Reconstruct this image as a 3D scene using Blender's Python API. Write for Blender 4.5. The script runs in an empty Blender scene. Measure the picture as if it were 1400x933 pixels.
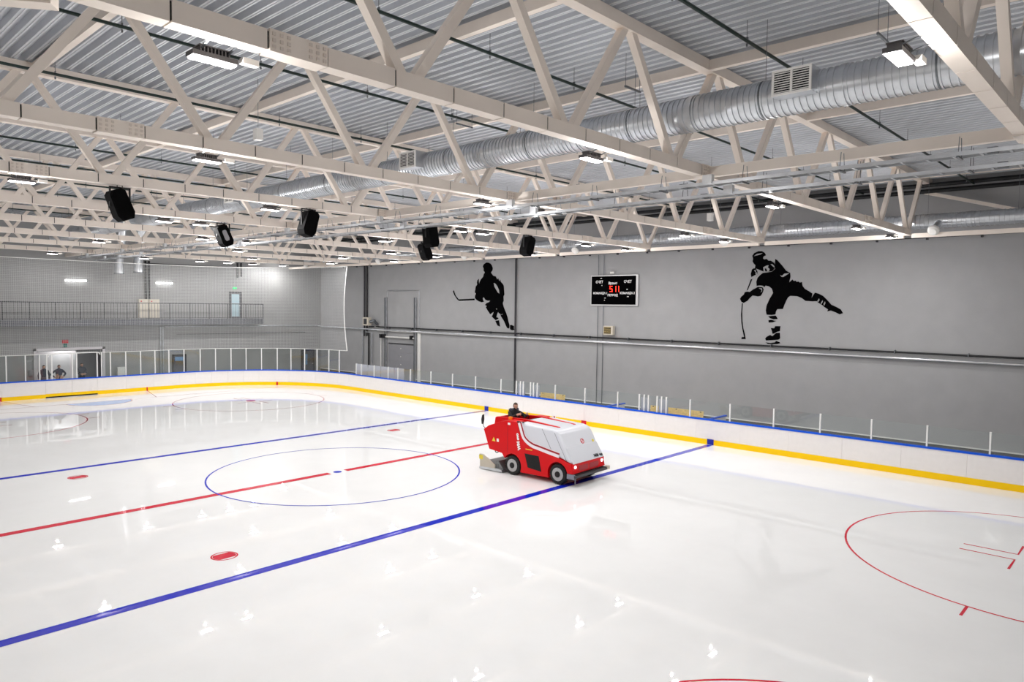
import bpy, bmesh, math, random
from mathutils import Vector, Matrix
random.seed(7)
PI = math.pi
scene = bpy.context.scene
COL = scene.collection

# ------------------------------------------------------------------ camera
CAM = Vector((22.57, -14.84, 6.23)); FPX = 978.76
def _axes(yaw, pitch, roll):
    f = Vector((math.cos(pitch)*math.cos(yaw), math.cos(pitch)*math.sin(yaw), math.sin(pitch)))
    r = f.cross(Vector((0, 0, 1))).normalized(); u = r.cross(f)
    return (r*math.cos(roll)+u*math.sin(roll), -r*math.sin(roll)+u*math.cos(roll), f)
CR, CU, CF = _axes(math.radians(132.956), math.radians(-2.832), math.radians(.654))
cd = bpy.data.cameras.new('camera'); cam = bpy.data.objects.new('camera', cd); COL.objects.link(cam)
cd.sensor_width = 36; cd.sensor_fit = 'HORIZONTAL'; cd.lens = FPX/1400*36; cd.clip_end = 300
M = Matrix.Identity(4)
for i in range(3):
    M[i][0] = CR[i]; M[i][1] = CU[i]; M[i][2] = -CF[i]; M[i][3] = CAM[i]
cam.matrix_world = M
scene.camera = cam
def at(ax, v, x, y):            # pixel of the photograph -> point on the plane axis = v
    d = CF + CR*((x-700)/FPX) + CU*((466.5-y)/FPX)
    return CAM + d*((v-CAM[ax])/d[ax])

# ------------------------------------------------------------------ world, exposure
w = bpy.data.worlds.new('world'); scene.world = w; w.use_nodes = True
w.node_tree.nodes['Background'].inputs[0].default_value = (.8, .85, .9, 1)
w.node_tree.nodes['Background'].inputs[1].default_value = .05
scene.view_settings.view_transform = 'Standard'; scene.view_settings.look = 'None'
scene.view_settings.gamma = 1; scene.view_settings.use_curve_mapping = False
scene.view_settings.exposure = 0.31
scene.cycles.max_bounces = 12; scene.cycles.diffuse_bounces = 8
LIGHT_W = 85.0                  # watts of one ceiling floodlight, downwards
FILL_W = 54.0                    # watts of the added point light that brightens trusses and deck

# ------------------------------------------------------------------ materials
def lin(c):
    return tuple(((v/255)/12.92 if v/255 <= .04045 else ((v/255+.055)/1.055)**2.4) for v in c)
MATS = {}
def mat(name, c, rough=.5, metal=0, var=0, scale=3, bump=0, bscale=60, emit=0, spec=.5, ior=1.45):
    m = bpy.data.materials.new(name); m.use_nodes = True; nt = m.node_tree; b = nt.nodes['Principled BSDF']
    L = lin(c); b.inputs['Base Color'].default_value = (*L, 1); b.inputs['Roughness'].default_value = rough
    b.inputs['Metallic'].default_value = metal; b.inputs['Specular IOR Level'].default_value = spec; b.inputs['IOR'].default_value = ior
    tc = nt.nodes.new('ShaderNodeTexCoord')
    if var:
        n = nt.nodes.new('ShaderNodeTexNoise'); n.inputs['Scale'].default_value = scale; n.inputs['Detail'].default_value = 6
        nt.links.new(tc.outputs['Object'], n.inputs['Vector'])
        r = nt.nodes.new('ShaderNodeValToRGB'); nt.links.new(n.outputs['Fac'], r.inputs[0])
        r.color_ramp.elements[0].position = .3; r.color_ramp.elements[1].position = .7
        r.color_ramp.elements[0].color = (*[v*(1-var) for v in L], 1); r.color_ramp.elements[1].color = (*[min(1, v*(1+var)) for v in L], 1)
        nt.links.new(r.outputs[0], b.inputs['Base Color'])
    if bump:
        n = nt.nodes.new('ShaderNodeTexNoise'); n.inputs['Scale'].default_value = bscale; n.inputs['Detail'].default_value = 3
        nt.links.new(tc.outputs['Object'], n.inputs['Vector'])
        bp = nt.nodes.new('ShaderNodeBump'); bp.inputs['Strength'].default_value = bump; bp.inputs['Distance'].default_value = .02
        nt.links.new(n.outputs['Fac'], bp.inputs['Height']); nt.links.new(bp.outputs[0], b.inputs['Normal'])
    if emit:
        b.inputs['Emission Color'].default_value = (*L, 1); b.inputs['Emission Strength'].default_value = emit
    MATS[name] = m; return m
mat('wall', (167, 167, 168), .85, var=.04, scale=1.2, bump=.15, bscale=25)
mat('wall_end', (154, 154, 153), .85, var=.04, scale=1.2, bump=.15, bscale=25)
mat('wall_back', (226, 224, 220), .8)
mat('concrete', (150, 150, 150), .8, var=.1, scale=2)
mat('plinth', (96, 98, 100), .8, var=.1, scale=2)
mat('steel', (238, 227, 216), .55, var=.03, scale=2)
mat('steel_core', (40, 36, 33), .8)
mat('bolt', (222, 210, 199), .5)
mat('deck', (206, 209, 214), .42, .25, var=.07, scale=.6)
mat('galv', (208, 211, 215), .3, .85, var=.1, scale=4)
mat('galv_dark', (120, 124, 128), .4, .7)
mat('green_pipe', (8, 36, 30), .45)
mat('black', (12, 12, 13), .6)
mat('blackpipe', (24, 25, 27), .5)
mat('speaker', (3, 3, 4), .8, spec=.15)
mat('speaker_grille', (7, 7, 8), .9, spec=.1, bump=.6, bscale=300)
mat('white_plastic', (236, 234, 230), .4, var=.02)
mat('board', (238, 234, 232), .35, var=.02, scale=5)
mat('yellow', (255, 208, 0), .45, spec=.3)
mat('blue', (0, 84, 214), .45, spec=.3)
mat('mark_blue', (28, 40, 160), .4)
mat('mark_red', (210, 24, 34), .4)
mat('post', (232, 232, 230), .4)
mat('housing', (92, 90, 92), .5, .4)
mat('lens', (255, 250, 250), .4, emit=14)
mat('tube', (255, 255, 255), .4, emit=9)
mat('headlight', (255, 225, 235), .3, emit=3)
mat('green_sign', (40, 200, 110), .4, emit=.8)
mat('red_sign', (200, 40, 50), .5)
mat('mural', (4, 4, 5), .9, spec=.05)
mat('score_face', (2, 2, 3), .9, spec=.05)
mat('score_text', (235, 235, 235), .5)
mat('led', (255, 40, 24), .4, emit=5)
mat('score_frame', (205, 205, 205), .35, .3)
mat('cord', (235, 235, 232), .7)
mat('net', (205, 206, 206), .8)
mat('wood', (236, 204, 128), .6, var=.15, scale=9)
mat('lilac', (190, 188, 198), .5)
mat('dark_frame', (58, 58, 62), .5)
mat('door_leaf', (146, 146, 150), .5, var=.03)
mat('door_dark', (88, 90, 96), .5)
mat('door_glass', (170, 196, 204), .15, emit=.12)
mat('door_blue', (110, 150, 190), .2)
mat('portal', (214, 210, 212), .7)
mat('corridor', (150, 148, 152), .8)
mat('beige_box', (214, 206, 190), .5)
mat('red', (210, 0, 12), .32, spec=.3)
mat('red_dark', (160, 0, 24), .3)
mat('hood', (214, 216, 222), .28)
mat('white_stripe', (240, 232, 236), .3)
mat('tyre', (30, 31, 31), .85, bump=.4, bscale=40)
mat('rim', (178, 178, 178), .35, .5)
mat('bumper', (66, 66, 70), .6)
mat('bumper_edge', (128, 128, 138), .5)
mat('cond', (196, 188, 172), .4, .3)
mat('cond_dark', (120, 122, 122), .4, .5)
mat('sticker_y', (226, 206, 60), .5)
mat('orange', (240, 140, 30), .4)
mat('white_text', (245, 240, 240), .4)
mat('black_text', (16, 16, 18), .5)
mat('skin', (206, 160, 138), .6)
mat('hair', (74, 56, 44), .8)
mat('jacket_black', (20, 20, 24), .8, var=.2, scale=20)
mat('jacket_navy', (34, 40, 62), .8, var=.2, scale=20)
mat('jacket_slate', (60, 64, 76), .8, var=.2, scale=20)
mat('trousers', (28, 29, 36), .85)
mat('trousers_pink', (120, 96, 104), .85)
mat('hood_fur', (70, 70, 80), .9, bump=.8, bscale=50)
mat('teal', (30, 110, 100), .7)

def ice_like(name, c, rough=.07, var=0):
    m = mat(name, c, rough, ior=1.38)
    nt = m.node_tree; b = nt.nodes['Principled BSDF']; tc = nt.nodes.new('ShaderNodeTexCoord')
    n = nt.nodes.new('ShaderNodeTexNoise'); n.inputs['Scale'].default_value = .55; n.inputs['Detail'].default_value = 8; n.inputs['Roughness'].default_value = .62
    nt.links.new(tc.outputs['Object'], n.inputs['Vector'])
    mr = nt.nodes.new('ShaderNodeMapRange'); nt.links.new(n.outputs['Fac'], mr.inputs['Value'])
    mr.inputs['From Min'].default_value = .35; mr.inputs['From Max'].default_value = .7
    mr.inputs['To Min'].default_value = rough*.7; mr.inputs['To Max'].default_value = rough*1.8
    nt.links.new(mr.outputs[0], b.inputs['Roughness'])
    n2 = nt.nodes.new('ShaderNodeTexNoise'); n2.inputs['Scale'].default_value = 1.1; n2.inputs['Detail'].default_value = 5
    nt.links.new(tc.outputs['Object'], n2.inputs['Vector'])
    bp = nt.nodes.new('ShaderNodeBump'); bp.inputs['Strength'].default_value = .05; bp.inputs['Distance'].default_value = .01
    nt.links.new(n2.outputs['Fac'], bp.inputs['Height']); nt.links.new(bp.outputs[0], b.inputs['Normal'])
    if var:
        L = lin(c); r = nt.nodes.new('ShaderNodeValToRGB'); nt.links.new(n.outputs['Fac'], r.inputs[0])
        r.color_ramp.elements[0].position = .3; r.color_ramp.elements[1].position = .62
        r.color_ramp.elements[0].color = (*[v*(1-var) for v in L], 1); r.color_ramp.elements[1].color = (*L, 1)
        nt.links.new(r.outputs[0], b.inputs['Base Color'])
    return m
ice_like('ice', (246, 246, 245), .012, .04)
ice_like('ice_blue', (20, 40, 190), .012)
ice_like('ice_red', (214, 40, 62), .012)
ice_like('ice_crease', (140, 180, 235), .012)
def glass_mat():
    m = bpy.data.materials.new('screen_glass'); m.use_nodes = True; nt = m.node_tree; nt.nodes.clear()
    o = nt.nodes.new('ShaderNodeOutputMaterial'); mx = nt.nodes.new('ShaderNodeMixShader')
    t = nt.nodes.new('ShaderNodeBsdfTransparent'); t.inputs[0].default_value = (.93, .955, .95, 1)
    g = nt.nodes.new('ShaderNodeBsdfGlossy'); g.inputs['Roughness'].default_value = .03
    lw = nt.nodes.new('ShaderNodeLayerWeight'); pw = nt.nodes.new('ShaderNodeMath'); pw.operation = 'POWER'; pw.inputs[1].default_value = 5
    lw.inputs[0].default_value = .5; ma = nt.nodes.new('ShaderNodeMath'); ma.operation = 'MULTIPLY_ADD'; ma.inputs[1].default_value = .9; ma.inputs[2].default_value = .045
    nt.links.new(lw.outputs['Facing'], pw.inputs[0]); nt.links.new(pw.outputs[0], ma.inputs[0]); nt.links.new(ma.outputs[0], mx.inputs[0]); nt.links.new(t.outputs[0], mx.inputs[1]); nt.links.new(g.outputs[0], mx.inputs[2]); nt.links.new(mx.outputs[0], o.inputs[0])
    MATS['glass'] = m
glass_mat()

# ------------------------------------------------------------------ builders
class MB:
    def __init__(s): s.v = []; s.f = []
    def add(s, vs, fs):
        o = len(s.v); s.v += [tuple(v) for v in vs]; s.f += [tuple(i+o for i in f) for f in fs]; return s
    def box(s, x0, x1, y0, y1, z0, z1):
        return s.add([(x0,y0,z0),(x1,y0,z0),(x1,y1,z0),(x0,y1,z0),(x0,y0,z1),(x1,y0,z1),(x1,y1,z1),(x0,y1,z1)],
                     [(0,3,2,1),(4,5,6,7),(0,1,5,4),(1,2,6,5),(2,3,7,6),(3,0,4,7)])
    def beam(s, p, q, wd, ht, up=(0,0,1)):
        p = Vector(p); q = Vector(q); d = (q-p).normalized(); up = Vector(up)
        sd = d.cross(up)
        if sd.length < 1e-4: sd = d.cross(Vector((1,0,0)))
        sd.normalize(); u = sd.cross(d)
        vs = []
        for e in (p, q):
            for a, b in ((-1,-1),(1,-1),(1,1),(-1,1)): vs.append(e+sd*(a*wd/2)+u*(b*ht/2))
        return s.add(vs, [(0,3,2,1),(4,5,6,7),(0,1,5,4),(1,2,6,5),(2,3,7,6),(3,0,4,7)])
    def tube(s, pts, r, n=8, caps=True):
        pts = [Vector(p) for p in pts]; rs = r if isinstance(r, (list, tuple)) else [r]*len(pts)
        o = len(s.v); ref = None
        for i, p in enumerate(pts):
            a = pts[max(i-1,0)]; b = pts[min(i+1,len(pts)-1)]; d = (b-a).normalized()
            if ref is None:
                ref = Vector((0,0,1)) if abs(d.z) < .9 else Vector((1,0,0))
            x = d.cross(ref).normalized(); y = x.cross(d).normalized(); ref = y
            for k in range(n):
                t = 2*PI*k/n; s.v.append(tuple(p+(x*math.cos(t)+y*math.sin(t))*rs[i]))
        for i in range(len(pts)-1):
            for k in range(n):
                s.f.append((o+i*n+k, o+i*n+(k+1)%n, o+(i+1)*n+(k+1)%n, o+(i+1)*n+k))
        if caps:
            s.f.append(tuple(o+k for k in range(n))[::-1]); s.f.append(tuple(o+(len(pts)-1)*n+k for k in range(n)))
        return s
    def prism(s, poly, y0, y1, axis='y'):      # polygon in x,z pulled along y (or in y,z along x / x,y along z)
        n = len(poly)
        fn = {'y': lambda a, b, t: (a, t, b), 'x': lambda a, b, t: (t, a, b), 'z': lambda a, b, t: (a, b, t)}[axis]
        vs = [fn(a, b, y0) for a, b in poly]+[fn(a, b, y1) for a, b in poly]
        fs = [tuple(range(n)), tuple(range(2*n-1, n-1, -1))]+[(i, (i+1) % n + 0, (i+1) % n + n, i+n) for i in range(n)]
        return s.add(vs, fs)
    def mesh(s, name, m, smooth=False, off=None):
        me = bpy.data.meshes.new(name)
        vs = s.v if off is None else [(a-off[0], b-off[1], c-off[2]) for a, b, c in s.v]
        me.from_pydata(vs, [], s.f); me.materials.append(MATS[m] if isinstance(m, str) else m)
        bm = bmesh.new(); bm.from_mesh(me); bmesh.ops.recalc_face_normals(bm, faces=bm.faces); bm.to_mesh(me); bm.free()
        if smooth:
            for p in me.polygons: p.use_smooth = True
        me.update(); return me
    def build(s, name, m, parent=None, smooth=False, world=True):
        off = None
        if parent is not None and world: off = WLOC.get(parent.name, (0,0,0))
        me = s.mesh(name, m, smooth, off)
        if smooth: me.set_sharp_from_angle(angle=math.radians(40))
        return link(name, me, parent)
WLOC = {}
def link(name, data, parent=None, loc=None, rz=0):
    o = bpy.data.objects.new(name, data); COL.objects.link(o)
    if parent is not None: o.parent = parent
    if loc is not None: o.location = loc
    if rz: o.rotation_euler = (0, 0, rz)
    return o
def thing(name, label, cat, loc=(0,0,0), group=None, kind=None):
    o = link(name, None, None, loc); o.empty_display_size = .3; WLOC[o.name] = tuple(loc)
    return tag(o, label, cat, group, kind)
def tag(o, label=None, cat=None, group=None, kind=None):
    if label: o['label'] = label
    if cat: o['category'] = cat
    if group: o['group'] = group
    if kind: o['kind'] = kind
    return o
def struct(o, label=None, cat=None):
    return tag(o, label, cat, None, 'structure')
def copy_tree(o, loc, parent=None):
    c = o.copy(); COL.objects.link(c); c.parent = parent
    if loc is not None: c.location = loc
    for ch in o.children: copy_tree(ch, None, c)
    return c
def text_mesh(s, size, bold=0, align='CENTER'):
    cu = bpy.data.curves.new('t', 'FONT'); cu.body = s; cu.size = size; cu.align_x = align; cu.align_y = 'CENTER'; cu.offset = bold; cu.resolution_u = 3
    o = bpy.data.objects.new('t', cu); COL.objects.link(o)
    me = bpy.data.meshes.new_from_object(o.evaluated_get(bpy.context.evaluated_depsgraph_get()))
    bpy.data.objects.remove(o); return me
def text(name, s, size, m, parent, loc, rot, bold=0):
    me = text_mesh(s, size, bold); me.materials.clear(); me.materials.append(MATS[m])
    o = link(name, me, parent, loc); o.rotation_euler = rot; return o
ORD = ['first','second','third','fourth','fifth','sixth','seventh','eighth','ninth','tenth','eleventh','twelfth']

# ------------------------------------------------------------------ room shell
YW, YN, XE, XB = 20.0, -20.0, -33.0, 33.0
ZD = 11.82
struct(MB().box(XE-4, XB, YN, YW, -.4, -.06).build('floor', 'concrete'), 'grey concrete floor around the ice', 'floor')
def ring(w=0, n=14):
    pts = []
    for cx, cy, a0 in ((21.5,6.5,0),(-21.5,6.5,PI/2),(-21.5,-6.5,PI),(21.5,-6.5,1.5*PI)):
        for i in range(n+1):
            a = a0+PI/2*i/n; pts.append((cx+(8.5+w)*math.cos(a), cy+(8.5+w)*math.sin(a)))
    return pts
struct(MB().box(XE-3, -30.32, -5, 6, -.06, .06).build('floor_mat', 'plinth'), 'dark rubber floor behind the far gate', 'floor')
ice = MB().prism(ring(.03), -.055, 0, 'z').build('floor_ice', 'ice')
struct(ice, 'glossy white ice sheet with painted hockey markings', 'ice')

wr = struct(MB().box(XE, XB, YW, YW+.3, -.06, 12.2).build('wall_right', 'wall'), 'long grey plastered wall with the hockey player murals', 'wall')
# plinth and strip along the bottom of the long wall
MB().box(XE+.02, XB, YW-.05, YW, -.06, .48).build('wall_plinth', 'plinth', wr)
MB().box(XE+.02, XB, YW-.09, YW, .48, .53).build('plinth_strip', 'white_plastic', wr)
# lower part of the wall is a slightly proud plinth course
MB().box(-19.2, XB, YW-.04, YW, .53, 3.78).build('lower_wall_course', 'wall', wr)
MB().box(XE, -26.8, YW-.04, YW, .53, 3.78).build('lower_wall_course', 'wall', wr)
struct(MB().box(XE, XB, YN-.3, YN, -.06, 12.2).build('wall_left', 'wall_back'), 'pale wall behind the camera', 'wall')
struct(MB().box(XB, XB+.3, YN, YW, -.06, 12.2).build('wall_near', 'wall_back'), 'pale end wall behind the camera', 'wall')
# far end wall with the portal cut out
pz = 2.84; py0, py1 = -1.62, 2.38
we = MB().box(XE-.3, XE, YN, py0, -.06, 12.2); we.box(XE-.3, XE, py1, YW, -.06, 12.2); we.box(XE-.3, XE, py0, py1, pz, 12.2)
we = struct(we.build('wall_far', 'wall_end'), 'grey end wall behind the far goal with gallery', 'wall')
# room behind the portal
lc = bpy.data.lights.new('portal_fill', 'AREA'); lc.energy = 45; lc.size = .8; lo = link('portal_fill', lc, None, (XE-.75, .2, 3.5))  # area light without a fitting, added to brighten the portal
bk = MB().box(XE-4, XE-3.7, -6, 6, -.06, 4); bk.box(XE-4, XE-.3, -6.2, -6, -.06, 4); bk.box(XE-4, XE-.3, 6, 6.2, -.06, 4); bk.box(XE-4, XE-.3, -6.2, 6.2, 3.6, 4)
struct(bk.build('wall_corridor', 'corridor'), 'pale corridor walls seen through the far portal', 'wall')
tr = MB().box(XE-.32, XE+.05, py0-.16, py0, -.06, pz+.16); tr.box(XE-.32, XE+.05, py1, py1+.16, -.06, pz+.16); tr.box(XE-.32, XE+.05, py0-.16, py1+.16, pz, pz+.16)
struct(tr.build('trim_1', 'portal'), 'pale frame around the ice machine portal', 'trim')
struct(MB().box(XE-1.4, XE-1.2, -4, 1.05, -.06, 2.7).build('wall_partition', 'portal'), 'white partition standing inside the far portal', 'wall')

# ------------------------------------------------------------------ roof deck
prof = []; y = YN
while y < YW:
    prof += [(y, ZD), (y+.033, ZD), (y+.042, ZD+.016), (y+.054, ZD+.016), (y+.063, ZD), (y+.096, ZD), (y+.116, ZD+.155), (y+.26, ZD+.155)]; y += .28
prof.append((YW, ZD))
b = MB(); n = len(prof); xs = [XE, -21.5, -9.5, 2.5, 14.5, XB]
for x in xs: b.v += [(x, yy, zz) for yy, zz in prof]
for i in range(len(xs)-1):
    b.f += [(i*n+j, i*n+j+1, (i+1)*n+j+1, (i+1)*n+j) for j in range(n-1)]
ceil = struct(b.build('ceiling', 'deck'), 'ribbed galvanised metal roof deck', 'ceiling')
MB().box(XE-.3, XB+.3, YN-.3, YW+.3, 12.2, 12.4).build('roof_slab', 'concrete', ceil)

# ------------------------------------------------------------------ trusses
TX = [20.5-6*k for k in range(9)]
ZB = 9.2; CH = .24
def bottom_nodes(): return [-15.6+3.6*i for i in range(10)]
def make_truss():
    t = thing('roof_truss', 'x', 'roof truss', (TX[0], 0, ZB), 'steel roof trusses across the hall')
    MB().box(-.105, .105, -16.1, 16.95, .02, CH-.02).build('bottom_chord', 'steel_core', t, world=False)
    seg = 1.06; y = -16.1; cache = {}; stops = [-10.55, -9.75, -.12, .62, 11.2, 11.95, 16.95]
    si = 0
    while si < len(stops):
        e = stops[si]
        if si % 2 == 1 and False: pass
        plate = si in (1, 3, 5)
        cnt = 1 if plate else max(1, round((e-y)/seg)); L = (e-y)/cnt
        for i in range(cnt):
            h = .115 if not plate else .135
            key = (round(L, 3), plate)
            if key not in cache:
                cache[key] = MB().box(-h, h,    .012, L-.012, -.01*plate, CH+.01*plate).mesh('chord_casing' if not plate else 'splice_plate', 'steel')
            link('splice_plate' if plate else 'chord_casing', cache[key], t, (0, y+i*L, 0))
            if plate:
                bb = MB()
                for c in range(8):
                    for r_ in range(3):
                        if c == 3 or c == 4: continue
                        yy = y+.06+c*(L-.12)/7; zz = .045+r_*.075
                        for sx in (-1, 1): bb.box(sx*.135-.018, sx*.135+.018, yy-.02, yy+.02, zz-.02, zz+.02)
                tag(bb.build('bolt_rows', 'bolt', t, world=False), kind='stuff')
        y = e; si += 1
    MB().box(-.12, .12, -19.8, 19.9, 2.36, 2.6).build('top_chord', 'steel', t, world=False)
    bn = bottom_nodes()
    for i, y in enumerate(bn):
        for s in (-1, 1):
            MB().beam((0, y+s*.13, CH-.03), (0, y+s*1.68, 2.4), .15, .15, (1,0,0)).build('web_diagonal', 'steel', t, world=False)
    return t
t0 = make_truss()
TW = ['nearest the camera, crossing the top right corner', 'second from the camera, its long chord running from the top left', 'third from the camera', 'fourth from the camera, carrying four loudspeakers', 'fifth from the camera, carrying two loudspeakers', 'sixth from the camera', 'seventh from the camera', 'eighth from the camera', 'farthest, just before the end wall net']
for k, x in enumerate(TX):
    t = t0 if k == 0 else copy_tree(t0, (x, 0, ZB))
    t['label'] = 'beige steel roof truss, '+TW[k]

# struts at top chord level are pieces of the roof
sm = {}
for yy in (-10.0, -4.9, .15, 5.9, 12.1, 17.8):
    for k in range(-1, 9):
        x1 = TX[k]-.12 if k >= 0 else XB; x0 = TX[k+1]+.12 if k < 8 else XE
        MB().box(x0, x1, yy-.07, yy+.07, 11.56, 11.78).build('roof_strut', 'steel', ceil)
# horizontal ties along the hall
def tie(name, label, yy, z0, z1, w_):
    t = thing(name, label, 'beam', (0, yy, z0))
    for k in range(-1, 9):
        x1 = TX[k]-.14 if k >= 0 else XB; x0 = TX[k+1]+.14 if k < 8 else XE
        MB().box(x0, x1, yy-w_/2, yy+w_/2, z0, z1).build('tie_segment', 'steel', t)
    return t
tie('tie_beam', 'beige steel tie beam running the length of the hall above the cable trays', .25, 9.2, 9.42, .15)
tie('eave_tie_beam', 'beige steel tie beam joining the truss ends in front of the long wall', 16.95, 9.1, 9.27, .15)
br = MB().beam((14.4, 19.7, 11.25), (20.5, 19.7, 9.4), .14, .14)
tag(br.build('wall_brace', 'steel'), 'beige diagonal steel brace against the long wall below the roof', 'brace')
br = MB().beam((14.1, -12.6, 9.3), (9.0, -19.6, 9.3), .2, .2)
tag(br.build('plan_brace', 'steel'), 'beige horizontal steel brace in the top left corner', 'brace')

# ------------------------------------------------------------------ green sprinkler pipes
pipes = [20.6-4.25*i-.15 for i in range(1, 12)]
for i, x in enumerate(pipes):
    if x < XE+1: break
    t = thing('sprinkler_pipe', 'dark green sprinkler pipe under the roof deck, %s from the camera' % (ORD[i] if i else 'nearest'), 'pipe', (x, 0, 11.4), 'green sprinkler pipes')
    MB().tube([(x, -19.6, 11.42), (x, 19.6, 11.42)], .035, 8).build('pipe', 'green_pipe', t, True)
    hm = MB().tube([(0,0,.03), (0,0,.4)], .007, 5); hm.box(-.03, .03, -.01, .01, .03, .07); hm.tube([(0,0,-.05),(0,0,-.11)], .018, 6); hm = hm.mesh('pipe_hanger', 'galv_dark')
    for j in range(14): link('pipe_hanger', hm, t, (0, -18.2+2.8*j, .02))
# black pipes high on the long wall
for j, (z, lab) in enumerate(((11.52, 'upper of two black pipes high on the long wall'), (11.28, 'lower of two black pipes high on the long wall'))):
    t = MB().tube([(-32.5, 19.5+.1*j, z), (32.5, 19.5+.1*j, z)], .09, 10).build('wall_pipe', 'blackpipe', None, True); tag(t, lab, 'pipe', 'black pipes under the eave')

# ------------------------------------------------------------------ ducts
def spiral(b, axis_pt, x0, x1, r, pitch=.12, n=28):
    pts = []; rs = []; x = x0; y, z = axis_pt
    while x < x1-.001:
        for dx, rr in ((0, r), (pitch*.7, r), (pitch*.72, r+.02), (pitch*.98, r+.02)):
            pts.append((x+dx, y, z)); rs.append(rr)
        x += pitch
    pts.append((x, y, z)); rs.append(r); b.tube(pts, rs, n); return b
DY, DZ, DR = -1.15, 10.28, .35
t = thing('main_air_duct', 'large round galvanised spiral duct running the length of the hall through the trusses', 'duct', (0, DY, DZ))
x = -30.0
while x < 28:
    spiral(MB(), (DY, DZ), x, x+2.94, DR).build('duct_section', 'galv', t, True)
    MB().tube([(x-.05, DY, DZ), (x+.05, DY, DZ)], DR+.025, 28).build('duct_collar', 'galv', t, True)
    xs_ = x+1.5
    MB().tube([(xs_-.015, DY, DZ), (xs_+.015, DY, DZ)], DR+.018, 28).tube([(xs_, DY-.02, DZ+DR), (xs_, DY-.02, ZD)], .006, 5).build('duct_hanger', 'galv_dark', t)
    x += 3.0
for gx in (17.25, 6.25, -4.8, -15.8):
    g = MB().box(gx-.36, gx+.36, DY-.62, DY-.2, DZ-.15, DZ+.31).build('vent_box', 'galv', t)
    MB().box(gx-.32, gx+.32, DY-.625, DY-.615, DZ-.11, DZ+.27).build('grille_back', 'black', g, world=False).location = (0, 0, 0)
    for c in g.children:
        for v in c.data.vertices: v.co = (v.co.x, v.co.y-DY, v.co.z-DZ)
    fr = MB()
    for a in ((gx-.36, gx-.32, DZ-.15, DZ+.31), (gx+.32, gx+.36, DZ-.15, DZ+.31), (gx-.02, gx+.02, DZ-.11, DZ+.27), (gx-.32, gx+.32, DZ-.15, DZ-.11), (gx-.32, gx+.32, DZ+.27, DZ+.31)):
        fr.box(a[0], a[1], DY-.65, DY-.62, a[2], a[3])
    o = fr.build('grille_frame', 'white_plastic', None); o.parent = g
    for v in o.data.vertices: v.co = (v.co.x, v.co.y-DY, v.co.z-DZ)
    for j in range(9):
        z = DZ-.09+j*.042
        for sx in (-1, 1):
            o = MB().beam((gx+sx*.17-.15, DY-.635, z), (gx+sx*.17+.15, DY-.635, z), .025, .012).build('grille_slat', 'white_plastic', None); o.parent = g
            for v in o.data.vertices: v.co = (v.co.x, v.co.y-DY, v.co.z-DZ)
WDY, WDZ = 17.75, 9.8
t = thing('wall_air_duct', 'round galvanised duct with white jet nozzles along the long wall', 'duct', (0, WDY, WDZ))
x = -31.5
while x < 31:
    spiral(MB(), (WDY, WDZ), x, x+2.94, .28, .16, 22).build('duct_section', 'galv', t, True)
    MB().tube([(x-.04, WDY, WDZ), (x+.04, WDY, WDZ)], .31, 22).build('duct_collar', 'galv', t, True)
    xs_ = x+1.5
    MB().tube([(xs_, WDY, WDZ+.28), (xs_, WDY, ZD)], .006, 5).build('duct_hanger', 'galv_dark', t)
    x += 3.0
for nx in (24.6, 15.45, 6.75, -2.1, -11.1, -20.2, -30.0):
    nz = MB().tube([(nx, WDY-.1, WDZ-.05), (nx, WDY-.6, WDZ-.26), (nx, WDY-.98, WDZ-.42)], .12, 16).build('nozzle_neck', 'galv', t, True)
    d = Vector((0, -.8, -.6)); p = Vector((nx, WDY-.98, WDZ-.42))
    bb = MB().tube([p, p+d*.05, p+d*.14, p+d*.2, p+d*.19, p+d*.08], [.17, .22, .2, .12, .09, .07], 18)
    o = bb.build('jet_nozzle', 'white_plastic', t, True)
    bb = MB().tube([p+d*.13, p+d*.15], .088, 14); bb.build('nozzle_mouth', 'black', t)
# two short ducts dropping in front of the end wall
for j, (yy, zb) in enumerate(((2.95, 8.1), (4.2, 8.25))):
    t = thing('drop_duct', 'short galvanised duct end hanging before the end wall, %s one' % ('left' if j == 0 else 'right'), 'duct', (-31.2, yy, zb), 'short duct drops')
    MB().tube([(-30.2, yy-.1, ZD-.3), (-30.6, yy-.1, 9.9), (-31.2, yy, 9.0), (-31.2, yy, zb)], .3, 18, False).build('duct_bend', 'galv', t, True)
    MB().tube([(-31.2, yy, zb), (-31.2, yy, zb+.06)], .33, 18).build('duct_rim', 'galv_dark', t, True)

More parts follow.
